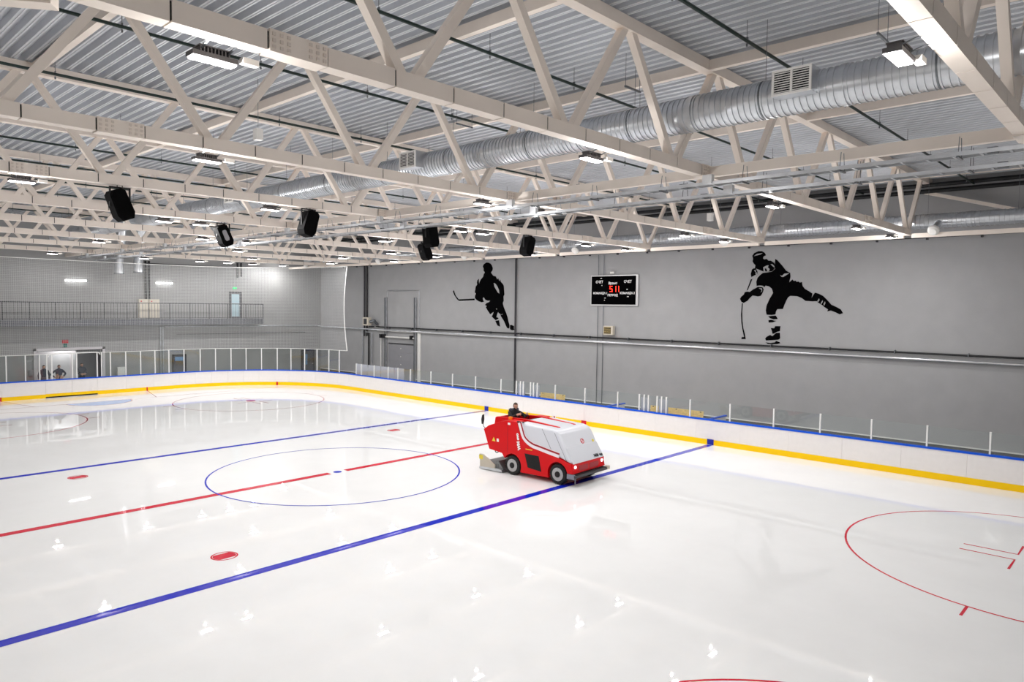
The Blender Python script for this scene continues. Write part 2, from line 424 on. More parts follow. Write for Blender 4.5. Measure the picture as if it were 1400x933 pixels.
# ------------------------------------------------------------------ cable trays below the tie beam
def tray(name, label, yy, zz, w_, x0=-29.4, x1=31):
    t = thing(name, label, 'cable tray', (0, yy, zz))
    for s in (-1, 1):
        MB().box(x0, x1, yy+s*w_/2-.008, yy+s*w_/2+.008, zz, zz+.07).build('tray_side', 'galv', t)
    rm = MB().box(-.02, .02, -w_/2, w_/2, 0, .012).mesh('tray_rung', 'galv')
    x = x0+.2
    while x < x1: link('tray_rung', rm, t, (x, 0, 0)); x += .42
    hm = MB(); 
    for s in (-1, 1): hm.tube([(0, s*w_/2*.9, .02), (0, s*w_/2*.5, 9.3-zz)], .007, 5)
    hm.box(-.02, .02, -w_/2-.03, w_/2+.03, -.03, 0); hm = hm.mesh('tray_hanger', 'galv_dark')
    x = x0+1
    while x < x1: link('tray_hanger', hm, t, (x, 0, 0)); x += 2.0
    MB().tube([(x0+i*2.0, yy+.05*math.sin(i*1.7), zz+.045) for i in range(int((x1-x0)/2)+1)], .018, 6).build('cable', 'cond_dark', t, True)
    MB().tube([(x0+i*2.0, yy-.08+.03*math.sin(i*2.3), zz+.04) for i in range(int((x1-x0)/2)+1)], .014, 6).build('cable', 'white_plastic', t, True)
    for k, x in enumerate(TX):
        MB().box(x+.2, x+.42, yy-.2, yy-.08, zz+.02, zz+.22).build('junction_box', 'galv', t); MB().box(x-.5, x-.34, yy+.02, yy+.14, zz+.02, zz+.12).build('junction_box', 'galv_dark', t)
    return t
tray('cable_tray', 'galvanised ladder cable tray hanging below the tie beam, nearer one', -.05, 8.95, .3)
tray('cable_tray', 'galvanised ladder cable tray hanging below the tie beam, farther lower one', .95, 8.85, .3)

# ------------------------------------------------------------------ floodlights on the trusses
SEEN = {0: [-5.9], 1: [-11.0, -3.6, 4.8, 11.9, 15.9], 2: [-8.4, -.62, 1.8, 10.6, 13.9], 3: [-10.2, -3.8, 4.1, 5.3, 12.1, 15.4],
        4: [-4.6, -3.3, 5.0, 11.0, 15.1], 5: [-.6, 1.4, 10.0, 13.2], 6: [-3.0, 4.0, 10.8, 14.8], 7: [7.9, 13.8], 8: [-1.9, 3.4, 7.1, 9.1, 11.0]}
EXTRA = {0: [-12.5, 8.0], 5: [-10.5], 6: [-11], 7: [-11], 8: []}  # unseen floodlights added beyond the frame to light the hall
def make_light():
    t = thing('floodlight', 'x', 'light', (0,0,0), 'floodlights on the roof trusses')
    MB().box(-.1, .1, -.27, .27, .03, .085).build('housing', 'housing', t, world=False)
    fin = MB()
    for i in range(9): fin.box(-.08, .08, -.17+i*.042-.008, -.17+i*.042+.008, .085, .15)
    fin.box(-.09, .09, -.19, .19, .15, .165)
    fin.build('heat_sink', 'housing', t, world=False)
    for s in (-1, 1):
        MB().box(-.075, .075, s*.135-.122, s*.135+.122, .012, .034).build('lens', 'lens', t, world=False)
        MB().beam((-.02, s*.16, .1), (.36, s*.16, .2), .025, .012).build('bracket', 'galv_dark', t, world=False)
    MB().box(.06, .16, .3, .5, .05, .12).build('driver_box', 'white_plastic', t, world=False)
    return t
la = bpy.data.lights.new('floodlight_lamp', 'AREA'); la.shape = 'RECTANGLE'; la.size = .15; la.size_y = .5; la.energy = LIGHT_W; la.color = (1, .985, .975); la.spread = math.radians(175)
L0 = make_light(); link('floodlight_lamp', la, L0, (0, 0, .008)); first = True
lp = bpy.data.lights.new('truss_fill', 'POINT'); lp.energy = FILL_W; lp.shadow_soft_size = .04; lp.color = la.color
link('truss_fill', lp, L0, (-.12, 0, -.27))  # fill light added below each fixture, no part of the real lamp
for k, ys in SEEN.items():
    for j, yy in enumerate(sorted(ys)+EXTRA.get(k, [])):
        loc = (TX[k]-.36, yy, ZB-.17)
        if first: o = L0; o.location = loc; first = False
        else: o = copy_tree(L0, loc)
        seen = j < len(ys)
        if len(ys) == 1: pos = 'the only one in view there'
        else: pos = '%s from the left' % ORD[j] if seen else 'out of the frame'
        tw = ['nearest', 'second', 'third', 'fourth', 'fifth', 'sixth', 'seventh', 'eighth', 'farthest'][k]
        o['label'] = ('twin LED floodlight under the %s roof truss, %s' % (tw, pos)) if seen else 'twin LED floodlight under the %s roof truss, added out of frame %d m %s of centre' % (tw, round(abs(yy)), 'left' if yy < 0 else 'right')
p = at(0, -31.6, 386, 364)
o = copy_tree(L0, (p.x, p.y, p.z-.03)); o['label'] = 'twin LED floodlight close to the end wall, throwing a bright cone onto it'
MB().tube([(.05, 0, .18), (.05, 0, ZD+.15-p.z)], .012, 6).build('hanger_rod', 'galv_dark', o, world=False)
# ------------------------------------------------------------------ loudspeakers
SPK = [(3, -8.15, .38, 8.70, 'leftmost of the four on the fourth truss'), (3, -2.7, -.28, 8.72, 'second of the four on the fourth truss'),
       (3, 2.3, .16, 8.72, 'third of the four on the fourth truss'), (3, 7.6, -.32, 8.72, 'rightmost of the four on the fourth truss'),
       (4, -2.62, .42, 8.70, 'left one on the fifth truss with pale panel'), (4, 7.1, .45, 8.72, 'right one on the fifth truss, partly hidden')]
for k, yy, tilt, zz, lab in SPK:
    x = TX[k]
    t = thing('loudspeaker', 'black loudspeaker hanging from a truss, '+lab, 'speaker', (x, yy, zz), 'loudspeakers under the trusses')
    poly = [(-.2,.32),(-.12,.4),(.12,.4),(.2,.32),(.22,-.25),(.14,-.4),(-.14,-.4),(-.22,-.25)]
    c, s = math.cos(tilt), math.sin(tilt)
    rp = [(a*c-b_*s, a*s+b_*c) for a, b_ in poly]
    MB().prism(rp, -.2, .2, 'x').build('cabinet', 'speaker', t, world=False)
    gp = [(a*.85*c-b_*.88*s, a*.85*s+b_*.88*c) for a, b_ in poly]
    MB().prism(gp, .2, .215, 'x').build('grille', 'speaker_grille', t, world=False)
    if k == 4 and yy < 0:
        bp = [(a*.4*c-b_*.5*s, a*.4*s+b_*.5*c) for a, b_ in poly]
        o = MB().prism(bp, .215, .222, 'x').build('back_panel', 'corridor', t, world=False); o['label'] = 'pale panel on the cabinet'
    m = MB().box(-.03, .03, -.25, -.22, -.05, .45); m.box(-.03, .03, .22, .25, -.05, .45); m.box(-.03, .03, -.25, .25, .43, .46)
    m.tube([(0, -.06, .46), (0, -.06, 9.2-zz)], .012, 6).tube([(0, .06, .46), (0, .06, 9.2-zz)], .012, 6)
    m.build('yoke', 'black', t, world=False)
# small boxes hanging on wires
for px, py, X, lab in ((353, 184, 5.5, 'small white box hanging on wires left of the duct'), (971, 297, 9.6, 'small white box hanging on a wire before the long wall')):
    p = at(0, X, px, py)
    t = thing('hanging_box', lab, 'box', tuple(p), 'hanging boxes')
    MB().box(-.09, .09, -.09, .09, -.14, .14).build('case', 'white_plastic', t, world=False)
    MB().tube([(0, 0, .14), (0, 0, ZD+.15-p.z)], .006, 5).build('wire', 'galv_dark', t, world=False)
# short wire trapezes below the deck
for j, (px, py) in enumerate(((865, 122), (635, 172), (1207, 52))):
    p = at(2, 11.1, px, py)
    t = thing('wire_trapeze', 'thin empty hanger bar on two wires below the deck, %s from the left' % ORD[(1, 0, 2)[j]], 'hanger', tuple(p), 'hanger bars')
    MB().box(-.02, .02, -.3, .3, -.02, .02).build('hanger_bar', 'galv_dark', t, world=False)
    for s in (-1, 1): MB().tube([(0, s*.28, 0), (0, s*.28, ZD-p.z)], .006, 5).build('wire', 'galv_dark', t, world=False)

# ------------------------------------------------------------------ ice markings (children of the ice)
def strip(name, m, pts, wd, z=.003, closed=False):
    b = MB(); n = len(pts); k = n if closed else n-1
    for i in range(n):
        p = Vector(pts[i]); a = Vector(pts[(i-1) % n] if (closed or i) else pts[i]); q = Vector(pts[(i+1) % n] if (closed or i < n-1) else pts[i])
        d = (q-a).normalized(); nn = Vector((-d.y, d.x))
        b.v += [(p.x+nn.x*wd/2, p.y+nn.y*wd/2, z), (p.x-nn.x*wd/2, p.y-nn.y*wd/2, z)]
    for i in range(k):
        j = (i+1) % n; b.f.append((2*i, 2*i+1, 2*j+1, 2*j))
    return b.build(name, m, ice)
def circ(cx, cy, r, n=96, a0=0, a1=2*PI): return [(cx+r*math.cos(a0+(a1-a0)*i/n), cy+r*math.sin(a0+(a1-a0)*i/n)) for i in range(n+(0 if a1-a0 > 6.2 else 1))]
def disc(name, m, cx, cy, r, z=.003):
    b = MB(); p = circ(cx, cy, r, 40); b.v = [(x, y, z) for x, y in p]; b.f = [tuple(range(40))]; return b.build(name, m, ice)
strip('blue_line', 'ice_blue', [(7.2, -14.9), (7.2, 14.9)], .3)
strip('blue_line', 'ice_blue', [(-7.2, -14.9), (-7.2, 14.9)], .3)
strip('centre_line', 'ice_red', [(0, -14.9), (0, -.35)], .3); strip('centre_line', 'ice_red', [(0, .35), (0, 14.9)], .3)
strip('centre_circle', 'ice_blue', circ(0, 0, 4.5), .06, .0045, True)
disc('centre_spot', 'ice_blue', 0, 0, .16)
strip('referee_crease', 'ice_red', circ(0, -15, 3, 40, .1, PI-.1), .05)
for sx in (-1, 1):
    strip('goal_line', 'ice_red', [(sx*26.1, -13.6), (sx*26.1, 13.6)], .05)
    b = MB(); p = [(sx*26.07, -1.8)]+[(sx*(26.07-1.8*math.cos(a)), 1.8*math.sin(a)) for a in [(-PI/2+PI*i/24) for i in range(25)]]+[(sx*26.07, 1.8)]
    b.v = [(x, y, .0028) for x, y in p]; b.f = [tuple(range(len(p)))]; b.build('goal_crease', 'ice_crease', ice)
    strip('crease_outline', 'ice_red', [(sx*(26.07-1.8*math.cos(a)), 1.8*math.sin(a)) for a in [(-PI/2+PI*i/24) for i in range(25)]], .05, .0045)
    for sy in (-1, 1):
        strip('trapezoid_line', 'ice_red', [(sx*26.1, sy*3.4), (sx*29.95, sy*4.25)], .05)
        cx, cy = sx*20.4, sy*7.0
        strip('faceoff_circle', 'ice_red', circ(cx, cy, 4.5), .055, .003, True)
        disc('faceoff_spot', 'ice_red', cx, cy, .3)
        for a in (-1, 1):
            for c in (-1, 1):
                strip('faceoff_l_mark', 'ice_red', [(cx+a*1.8, cy+c*.26), (cx+a*.6, cy+c*.26), (cx+a*.6, cy+c*1.15)], .06)
                y_ = math.sqrt(4.5**2-.85**2)
                strip('circle_tick', 'ice_red', [(cx+a*.85, cy+c*y_), (cx+a*.85, cy+c*(y_+.62))], .06)
        nx, ny = sx*5.65, sy*6.95
        strip('neutral_spot_ring', 'ice_red', circ(nx, ny, .3, 40), .04, .003, True)
        b = MB(); p = [(nx+.27*math.cos(a), ny+.27*math.sin(a)) for a in [i*2*PI/40 for i in range(40)]]
        p = [(nx+max(-.19, min(.19, x-nx)), y) for x, y in p]
        b.v = [(x, y, .003) for x, y in p]; b.f = [tuple(range(40))]; b.build('neutral_spot', 'ice_red', ice)

# ------------------------------------------------------------------ boards
def seg_objs(parent, p, q, cache, maker):
    p = Vector((*p, 0)); q = Vector((*q, 0)); L = round((q-p).length, 3); a = math.atan2(q.y-p.y, q.x-p.x)
    if L not in cache: cache[L] = maker(L)
    return p, a, cache[L]
boards = thing('rink_boards', 'white rink boards with yellow kick plate and blue top rail', 'rink boards', (0, 0, 0))
bc = {}
def mk_board(L):      # local x along the panel; local -y ... +y, the rink is on the right hand (-y) side
    return (MB().box(.003, L-.003, 0, .06, .02, 1.1).mesh('board_panel', 'board'),
            MB().box(0, L, -.014, 0, .0, .24).mesh('kick_plate', 'yellow'),
            MB().box(0, L, -.03, .13, 1.1, 1.17).mesh('top_rail', 'blue'))
def board(p, q, kick=True):
    p, a, (m1, m2, m3) = seg_objs(None, p, q, bc, mk_board)
    o = link('board_panel', m1, boards, p, a)
    link('kick_plate', m2, o); link('top_rail', m3, o); return o
# path runs from the near right round the far end; rink must lie on the -y side of each local frame -> go from right to left reversed
FAR_X = [-20.51,-19.88,-18.37,-16.78,-15.7,-14.38,-12.32,-10.27,-8.22,-6.09,-4.88,-4.57,-4.35,-3.8,-3.58,-3.31,-2.02,0,2.06,3.33,3.61,3.85,4.34,4.58,4.84,6.1,8.08,10.07,12.01,13.96,15.89,17.87,19.84,21.8]
xb = [-21.5+2.15*i for i in range(21)]
for a_, b_ in zip(xb[:-1], xb[1:]): board((a_, 15), (b_, 15))
NA = 12
for c0, a0, a1 in (((-21.5, 6.5), PI, PI/2), ((-21.5, -6.5), 1.5*PI, PI), ((21.5, 6.5), PI/2, 0)):
    pts = [(c0[0]+8.5*math.cos(a0+(a1-a0)*i/NA), c0[1]+8.5*math.sin(a0+(a1-a0)*i/NA)) for i in range(NA+1)]
    for p, q in zip(pts[:-1], pts[1:]): board(p, q)
yb = [-6.5, -4.2, -1.86, ]
for a_, b_ in zip(yb[:-1], yb[1:]): board((-30, a_), (-30, b_))
yb = [1.14, 2.9, 4.7, 6.5]
for a_, b_ in zip(yb[:-1], yb[1:]): board((-30, a_), (-30, b_))
for X, m in ((7.2, 'mark_blue'), (-7.2, 'mark_blue'), (0, 'mark_red')):
    MB().box(X-.16, X+.16, 14.978, 14.99, 0, .26).build('line_marker', m, boards)
for Y in (4.25, -4.25): MB().box(-29.986, -29.975, Y-.04, Y+.04, 0, .25).build('line_marker', 'mark_red', boards)
a = 2.33; MB().box(-27.36-.03, -27.3+.03, 12.6, 12.68, 0, .25).build('line_marker', 'mark_red', boards)
# machine gate in the end boards: two leaves
gate = thing('rink_gate', 'double gate in the end boards with glass and arched white frame', 'gate', (-30, -.36, 0))
for y0, y1 in ((-1.855, -.365), (-.355, 1.135)):
    g = MB().box(-30.06, -30, y0, y1, .1, 1.1).build('gate_leaf', 'board', gate)
    for nm, mb_, m in (('kick_plate', MB().box(-30, -29.984, y0, y1, .08, .26), 'yellow'), ('top_rail', MB().box(-30.13, -29.97, y0, y1, 1.1, 1.17), 'blue')):
        o = mb_.build(nm, m, None); o.parent = g
        for v in o.data.vertices: v.co = (v.co.x+30, v.co.y+.36, v.co.z)
    MB().box(-30.08, -30.06, y0+.1, y1-.1, 1.17, 2.74).build('glass_pane', 'glass', gate)
fr = MB()
for yy in (-1.48, -.32, -.07, 1.14): fr.box(-30.1, -30.04, yy-.035, yy+.035, 1.17, 2.8)
fr.tube([(-30.07, -1.69, 2.62), (-30.07, -1.63, 2.76), (-30.07, -1.5, 2.81), (-30.07, 1.15, 2.81), (-30.07, 1.26, 2.78), (-30.07, 1.33, 2.66)], .035, 8)
fr.build('arched_frame', 'post', gate)

# ------------------------------------------------------------------ glass screens
def screen(name, label, pts, z0, z1, pw, wide_last=False):
    t = thing(name, label, 'glass screen', (pts[0][0], pts[0][1], z0))
    pm = MB().box(-pw/2, pw/2, -.03, .03, 0, z1-z0+.02).mesh('post', 'post'); cache = {}
    base = Vector((pts[0][0], pts[0][1], z0))
    for i, p in enumerate(pts):
        q = pts[min(i+1, len(pts)-1)]; pr = pts[max(i-1, 0)]
        a = math.atan2(q[1]-pr[1], q[0]-pr[0])
        link('post', pm, t, Vector((*p, z0))-base, a)
    for p, q in zip(pts[:-1], pts[1:]):
        L = round(math.hypot(q[0]-p[0], q[1]-p[1]), 3)
        if L < .12: continue
        if L not in cache: cache[L] = MB().box(pw/2, L-pw/2, -.006, .006, 0, z1-z0).mesh('glass_pane', 'glass')
        link('glass_pane', cache[L], t, Vector((*p, z0))-base, math.atan2(q[1]-p[1], q[0]-p[0]))
    return t
screen('glass_screen', 'low glass screen with white posts on the boards before the long wall', [(x, 15.06) for x in FAR_X], 1.17, 1.94, .06)
ANG = [3.103,2.971,2.847,2.721,2.597,2.467,2.331,2.207,2.077,1.951,1.821,1.695]
tall = [(-21.5+8.56*math.cos(a), 6.5+8.56*math.sin(a)) for a in ANG][::-1]+[(-30.06, y) for y in (5.77, 4.82, 3.87, 2.91, 1.95, 1.41)]
screen('glass_screen', 'tall glass screen with white posts round the far right corner', tall, 1.17, 2.76, .06)
tall2 = [(-30.06, y) for y in (-1.76, -2.16, -2.92, -3.92, -4.9, -5.9, -6.5)]+[(-21.5+8.56*math.cos(a), -6.5+8.56*math.sin(a)) for a in (PI+.13, PI+.26, PI+.39)]
screen('glass_screen', 'tall glass screen with white posts left of the far gate', tall2, 1.17, 2.76, .06)

# ------------------------------------------------------------------ protective net over the far end
def net_path(s):      # s in metres from the right edge
    A = 8.75; a0 = 1.62; L1 = A*(PI-a0)
    if s < L1: a = a0+s/A; return (-21.5+A*math.cos(a), 6.5+A*math.sin(a), math.cos(a), math.sin(a))
    s -= L1
    if s < 13: return (-30.25, 6.5-s, -1, 0)
    a = PI+(s-13)/A; return (-21.5+A*math.cos(a), -6.5+A*math.sin(a), math.cos(a), math.sin(a))
NETL = 13.1+13+6; zt, zb_ = 8.95, 2.78
net = thing('safety_net', 'fine white safety net hanging over the far end of the rink', 'net', (-30, 0, zb_))
def netpt(s, h, off=0):
    x, y, nx, ny = net_path(max(0, s)); z = zb_+(zt-zb_)*h
    sag = .35*math.sin(PI*h)*math.exp(-s/1.2)   # right edge curves inwards
    x2, y2, nx, ny = net_path(s+sag)
    bul = .10*math.sin(s*.9)*(1-h)
    return Vector((x2-nx*bul, y2-ny*bul, z-.12*math.sin(PI*min(1, s/NETL))*h))
CELL, TH = .11, .0085
b = MB(); s = 0
while s < NETL:
    o = len(b.v)
    for i in range(7):
        h = i/6; b.v += [tuple(netpt(s-TH/2, h)), tuple(netpt(s+TH/2, h))]
    b.f += [(o+2*i, o+2*i+1, o+2*i+3, o+2*i+2) for i in range(6)]; s += CELL
z = 0; nz = int((zt-zb_)/CELL)
for j in range(nz):
    h = j/nz; dh = TH/(zt-zb_); o = len(b.v); m = 100
    for i in range(m+1):
        s = NETL*i/m; b.v += [tuple(netpt(s, h)), tuple(netpt(s, h+dh))]
    b.f += [(o+2*i, o+2*i+1, o+2*i+3, o+2*i+2) for i in range(m)]
tag(b.build('net_mesh', 'net', net), kind='stuff')
MB().tube([netpt(NETL*i/60, 1) for i in range(61)], .022, 6).build('top_cable', 'cord', net, True)
MB().tube([netpt(NETL*i/60, 0) for i in range(61)], .02, 6).build('bottom_cord', 'cord', net, True)
MB().tube([netpt(0, i/14) for i in range(15)], .035, 6).build('edge_cord', 'cord', net, True)

# ------------------------------------------------------------------ long wall: pipes, door, murals, scoreboard
def wpipe(name, label, pts, r, m, cat='pipe', group=None, brk=0):
    t = MB().tube(pts, r, 10).build(name, m, None, True); tag(t, label, cat, group); return t
t = thing('heating_pipe', 'silver pipe along the long wall at mid height, turning onto the end wall', 'pipe', (0, 19.8, 4.07))
MB().tube([(32.5, 19.82, 4.07), (-32.5, 19.82, 4.2), (-32.85, 19.5, 4.3), (-32.85, 6.6, 4.36)], .06, 10).build('pipe', 'galv', t, True)
MB().box(-24.5, 32.5, 19.76, 19.98, 4.1, 4.12).build('pipe_shelf', 'white_plastic', t)
for i in range(20): MB().box(-23+i*2.8, -22.97+i*2.8, 19.8, 20, 4.3, 4.46).build('pipe_bracket', 'galv_dark', t)
wpipe('black_wall_pipe', 'thin black pipe on the long wall just above the silver pipe', [(32.5, 19.88, 4.34), (-24.7, 19.88, 4.42)], .045, 'blackpipe')
p_ = thing('riser_pipe', 'pair of silver riser pipes on the end wall under the gallery', 'pipe', (-32.85, 6.55, 0))
for dy in (0, .16): MB().tube([(-32.85, 6.3+dy, -.05), (-32.85, 6.3+dy, 4.36)], .055, 8).build('pipe', 'galv', p_, True)
for x, r, m, lab, zt_, zb2 in ((-9.5, .06, 'dark_frame', 'dark downpipe on the long wall right of the skater mural', 9.4, .0),
                       (-26.35, .07, 'dark_frame', 'left dark riser of the pair near the far corner', 9.5, 3.6), (-26.0, .06, 'blackpipe', 'right dark riser of the pair near the far corner', 9.5, 3.6),
                       (-2.82, .02, 'galv_dark', 'left thin conduit running behind the scoreboard', 9.3, .0), (-2.42, .02, 'galv_dark', 'right thin conduit running behind the scoreboard', 9.3, .0)):
    wpipe('wall_riser', lab, [(x, 19.9, zb2), (x, 19.9, zt_)], r, m)
# wires at the top of the wall
t = thing('wall_cable', 'dark cable with small clips along the top of the long wall', 'cable', (0, 19.9, 9.3))
MB().tube([(-32 + i*2, 19.88, 9.36+.02*math.sin(i*2.1)) for i in range(33)], .03, 6).build('cable', 'dark_frame', t, True)
cm = MB().box(-.04, .04, -.02, .1, -.07, .03).mesh('cable_clip', 'dark_frame')
for i in range(32): link('cable_clip', cm, t, (-31.5+i*2.0, 0, .03))
# pipe frames left of the door
t = thing('pipe_frame', 'rectangular loop of pale pipes beside the roller door', 'pipe', (-26.6, 19.9, 0))
MB().tube([(-26.6, 19.88, -.05), (-26.6, 19.88, 4.1)], .06, 8).build('pipe', 'galv', t, True)
MB().tube([(-26.5, 19.88, 1.15), (-23.7, 19.88, 1.1)], .07, 8).build('pipe', 'galv', t, True)
MB().tube([(-25.6, 19.8, 1.2), (-25.6, 19.8, 3.9)], .07, 8).build('pipe', 'blackpipe', t, True)
MB().tube([(-25.2, 19.8, 1.2), (-25.2, 19.8, 3.9), (-26.1, 19.85, 3.95)], .05, 8).build('pipe', 'galv', t, True)
MB().tube([(-24.05, 19.85, 1.0), (-24.05, 19.85, 3.6)], .04, 8).build('pipe', 'white_plastic', t, True)
# sectional door
d = link('door_1', None, None, (-21.6, 19.9, 0)); WLOC[d.name] = (-21.6, 19.9, 0)
struct(d, 'grey sectional door with tall guide rails in the long wall', 'door')
for i in range(5):
    o = MB().box(-23.1, -20.0, 19.9, 19.97, .0+i*.62, .615+i*.62).build('door_panel', 'door_leaf', d)
    kb = MB().box(-21.58, -21.5, 19.87, 19.9, .28+i*.62, .34+i*.62).build('door_rivet', 'white_plastic', d)
MB().box(-23.1, -20.0, 19.88, 19.96, 3.11, 3.2).build('door_lintel', 'dark_frame', d)
for x in (-23.5, -19.85):
    MB().box(x-.12, x+.02, 19.86, 19.95, 0, 3.9).build('door_jamb', 'galv_dark', d)
    MB().box(x-.1, x-.02, 19.84, 19.95, 3.9, 6.75).build('guide_rail', 'galv_dark', d); MB().box(x+.04, x+.1, 19.84, 19.95, 0, 6.75).build('guide_rail', 'galv', d)
MB().tube([(-23.4, 19.8, 3.66), (-19.9, 19.8, 3.66)], .06, 8).build('spring_shaft', 'white_plastic', d, True)
for x in (-23.9, -23.5, -20.1): MB().box(x-.12, x+.12, 19.65, 19.85, 3.55, 3.85).build('shaft_bearing', 'blackpipe', d)
MB().box(-19.5, -19.2, 19.86, 19.98, 0, 4.05).build('door_post', 'white_plastic', d)
MB().tube([(-23.3, 19.93, 6.75), (-23.3, 19.93, 7.28), (-19.4, 19.93, 7.28), (-19.4, 19.93, 4.2)], .025, 6).build('conduit', 'galv', d)
# louvre heater and fan box
t = thing('louvre_box', 'white louvred vent box on the wall below the scoreboard', 'vent', (-1.93, 19.9, 4.55))
MB().box(-2.26, -1.6, 19.72, 19.95, 4.58, 5.1).build('case', 'beige_box', t); MB().box(-2.2, -1.72, 19.7, 19.72, 4.64, 5.04).build('opening', 'black', t)
for i in range(5): MB().beam((-2.2, 19.69, 4.68+i*.08), (-1.72, 19.69, 4.68+i*.08), .04, .015).build('louvre', 'wood', t)
t = thing('fan_heater', 'white fan heater box with grey bracket beside the dark risers', 'heater', (-25.3, 19.5, 4.5))
MB().box(-25.75, -25.0, 19.3, 19.6, 4.5, 5.15).build('case', 'beige_box', t); MB().box(-25.6, -25.2, 19.28, 19.3, 4.6, 5.05).build('grille', 'dark_frame', t); MB().tube([(-24.95, 19.45, 4.8), (-24.6, 19.6, 4.9), (-24.6, 19.9, 4.6)], .12, 10).build('bracket', 'galv_dark', t, True)
MB().tube([(-25.2, 19.5, 4.4), (-25.2, 19.99, 4.4)], .05, 8).build('mount', 'dark_frame', t)

# scoreboard
S = thing('scoreboard', 'black electronic scoreboard with red clock digits on the long wall', 'scoreboard', (-1.68, 19.9, 7.18))
MB().box(-1.66, 1.66, -.02, .08, -.9, .9).build('frame', 'score_frame', S, world=False)
MB().box(-1.6, 1.52, -.035, -.02, -.82, .84).build('face', 'score_face', S, world=False)
RX = (PI/2, 0, 0)
for s, x, z, sz in (('СЧЕТ', -1.02, .5, .2), ('СЧЕТ', .98, .5, .2), ('Время', -.06, .42, .2), ('КОМАНДА 1', -.95, -.16, .17), ('КОМАНДА 2', .95, -.16, .17), ('ПЕРИОД', -.06, -.28, .17)):
    text('lettering', s, sz, 'score_text', S, (x, -.038, z), RX, .006)
for x, z, w_ in ((-.84, .3, .03), (-.6, -.44, .05), (-.64, -.57, .03), (.94, .06, .045), (1.0, -.36, .06), (-.9, .72, .05)):
    MB().box(x-w_, x+w_, -.04, -.035, z-.02, z+.02).build('lit_dot', 'score_text', S, world=False)
SEG = {'5': 'afgcd', '1': 'bc'}
def seven(ch, x0, z0, w_, h):
    th = .028; b = MB()
    for c in SEG[ch]:
        r = {'a': (0, w_, h-th, h), 'g': (0, w_, h/2-th/2, h/2+th/2), 'd': (0, w_, 0, th), 'f': (0, th, h/2, h), 'b': (w_-th, w_, h/2, h), 'e': (0, th, 0, h/2), 'c': (w_-th, w_, 0, h/2)}[c]
        b.box(x0+r[0], x0+r[1], -.042, -.036, z0+r[2], z0+r[3])
    b.build('clock_digit', 'led', S, world=False)
seven('5', -.27, -.08, .18, .34); seven('1', .0, -.08, .18, .34); seven('1', .2, -.08, .18, .34)
MB().box(-.28, -.02, -.02, .05, .98, 1.1).build('sensor', 'white_plastic', S, world=False)

# murals: outlines of two hockey players, thin cut-outs on the wall
def mural(name, label, polys, sc, ox, oy):
    cu = bpy.data.curves.new(name, 'CURVE'); cu.dimensions = '2D'; cu.fill_mode = 'BOTH'; cu.extrude = .006
    pts3 = [[at(1, YW, ox+x/sc, oy+y/sc) for x, y in poly] for poly in polys]
    cx = sum(p.x for p in pts3[0])/len(pts3[0]); cz = min(p.z for q in pts3 for p in q)
    for q in pts3:
        sp = cu.splines.new('POLY'); sp.points.add(len(q)-1); sp.use_cyclic_u = True
        for i, p in enumerate(q): sp.points[i].co = (p.x-cx, p.z-cz, 0, 1)
    o = bpy.data.objects.new(name, cu); COL.objects.link(o)
    me = bpy.data.meshes.new_from_object(o.evaluated_get(bpy.context.evaluated_depsgraph_get())); bpy.data.objects.remove(o)
    me.materials.clear(); me.materials.append(MATS['mural'])
    o = link(name, me, None, (cx, YW-.008, cz)); o.rotation_euler = RX
    return tag(o, label, 'mural', 'hockey player murals')
P1 = [[(508,148),(480,165),(468,190),(478,215),(475,232),(490,255),(478,272),(472,300),(450,325),(436,352),(428,378),(425,345),(428,322),(412,335),(405,360),(408,385),(392,405),(388,440),(382,465),(396,480),(386,500),(384,525),(400,545),(425,562),(455,572),(480,565),(470,545),(468,525),(480,520),(495,545),(520,555),(545,553),(535,570),(510,578),(490,600),(510,612),(500,625),(520,660),(548,700),(560,690),(585,672),(575,700),(562,722),(590,750),(605,762),(637,745),(630,735),(612,730),(620,700),(630,675),(640,690),(655,695),(660,720),(680,750),(695,775),(712,815),(725,845),(745,852),(752,835),(750,805),(740,775),(732,735),(720,695),(705,660),(690,620),(680,580),(690,555),(688,510),(698,490),(695,450),(692,400),(680,375),(660,355),(655,330),(645,350),(632,315),(622,330),(605,295),(580,290),(565,270),(555,255),(570,235),(575,210),(565,180),(550,160),(530,150)],
 [(583,365),(605,375),(625,405),(640,440),(645,480),(625,465),(605,430),(590,405)], [(600,768),(640,762),(645,790),(652,830),(625,820),(612,795)],
 [(757,815),(775,812),(800,825),(797,850),(808,865),(780,870),(757,858)], [(150,455),(160,443),(180,500),(212,540),(380,532),(384,550),(215,557),(195,540),(165,495)],
 [(606,635),(622,642),(616,652)], [(660,700),(686,696),(670,706)]]
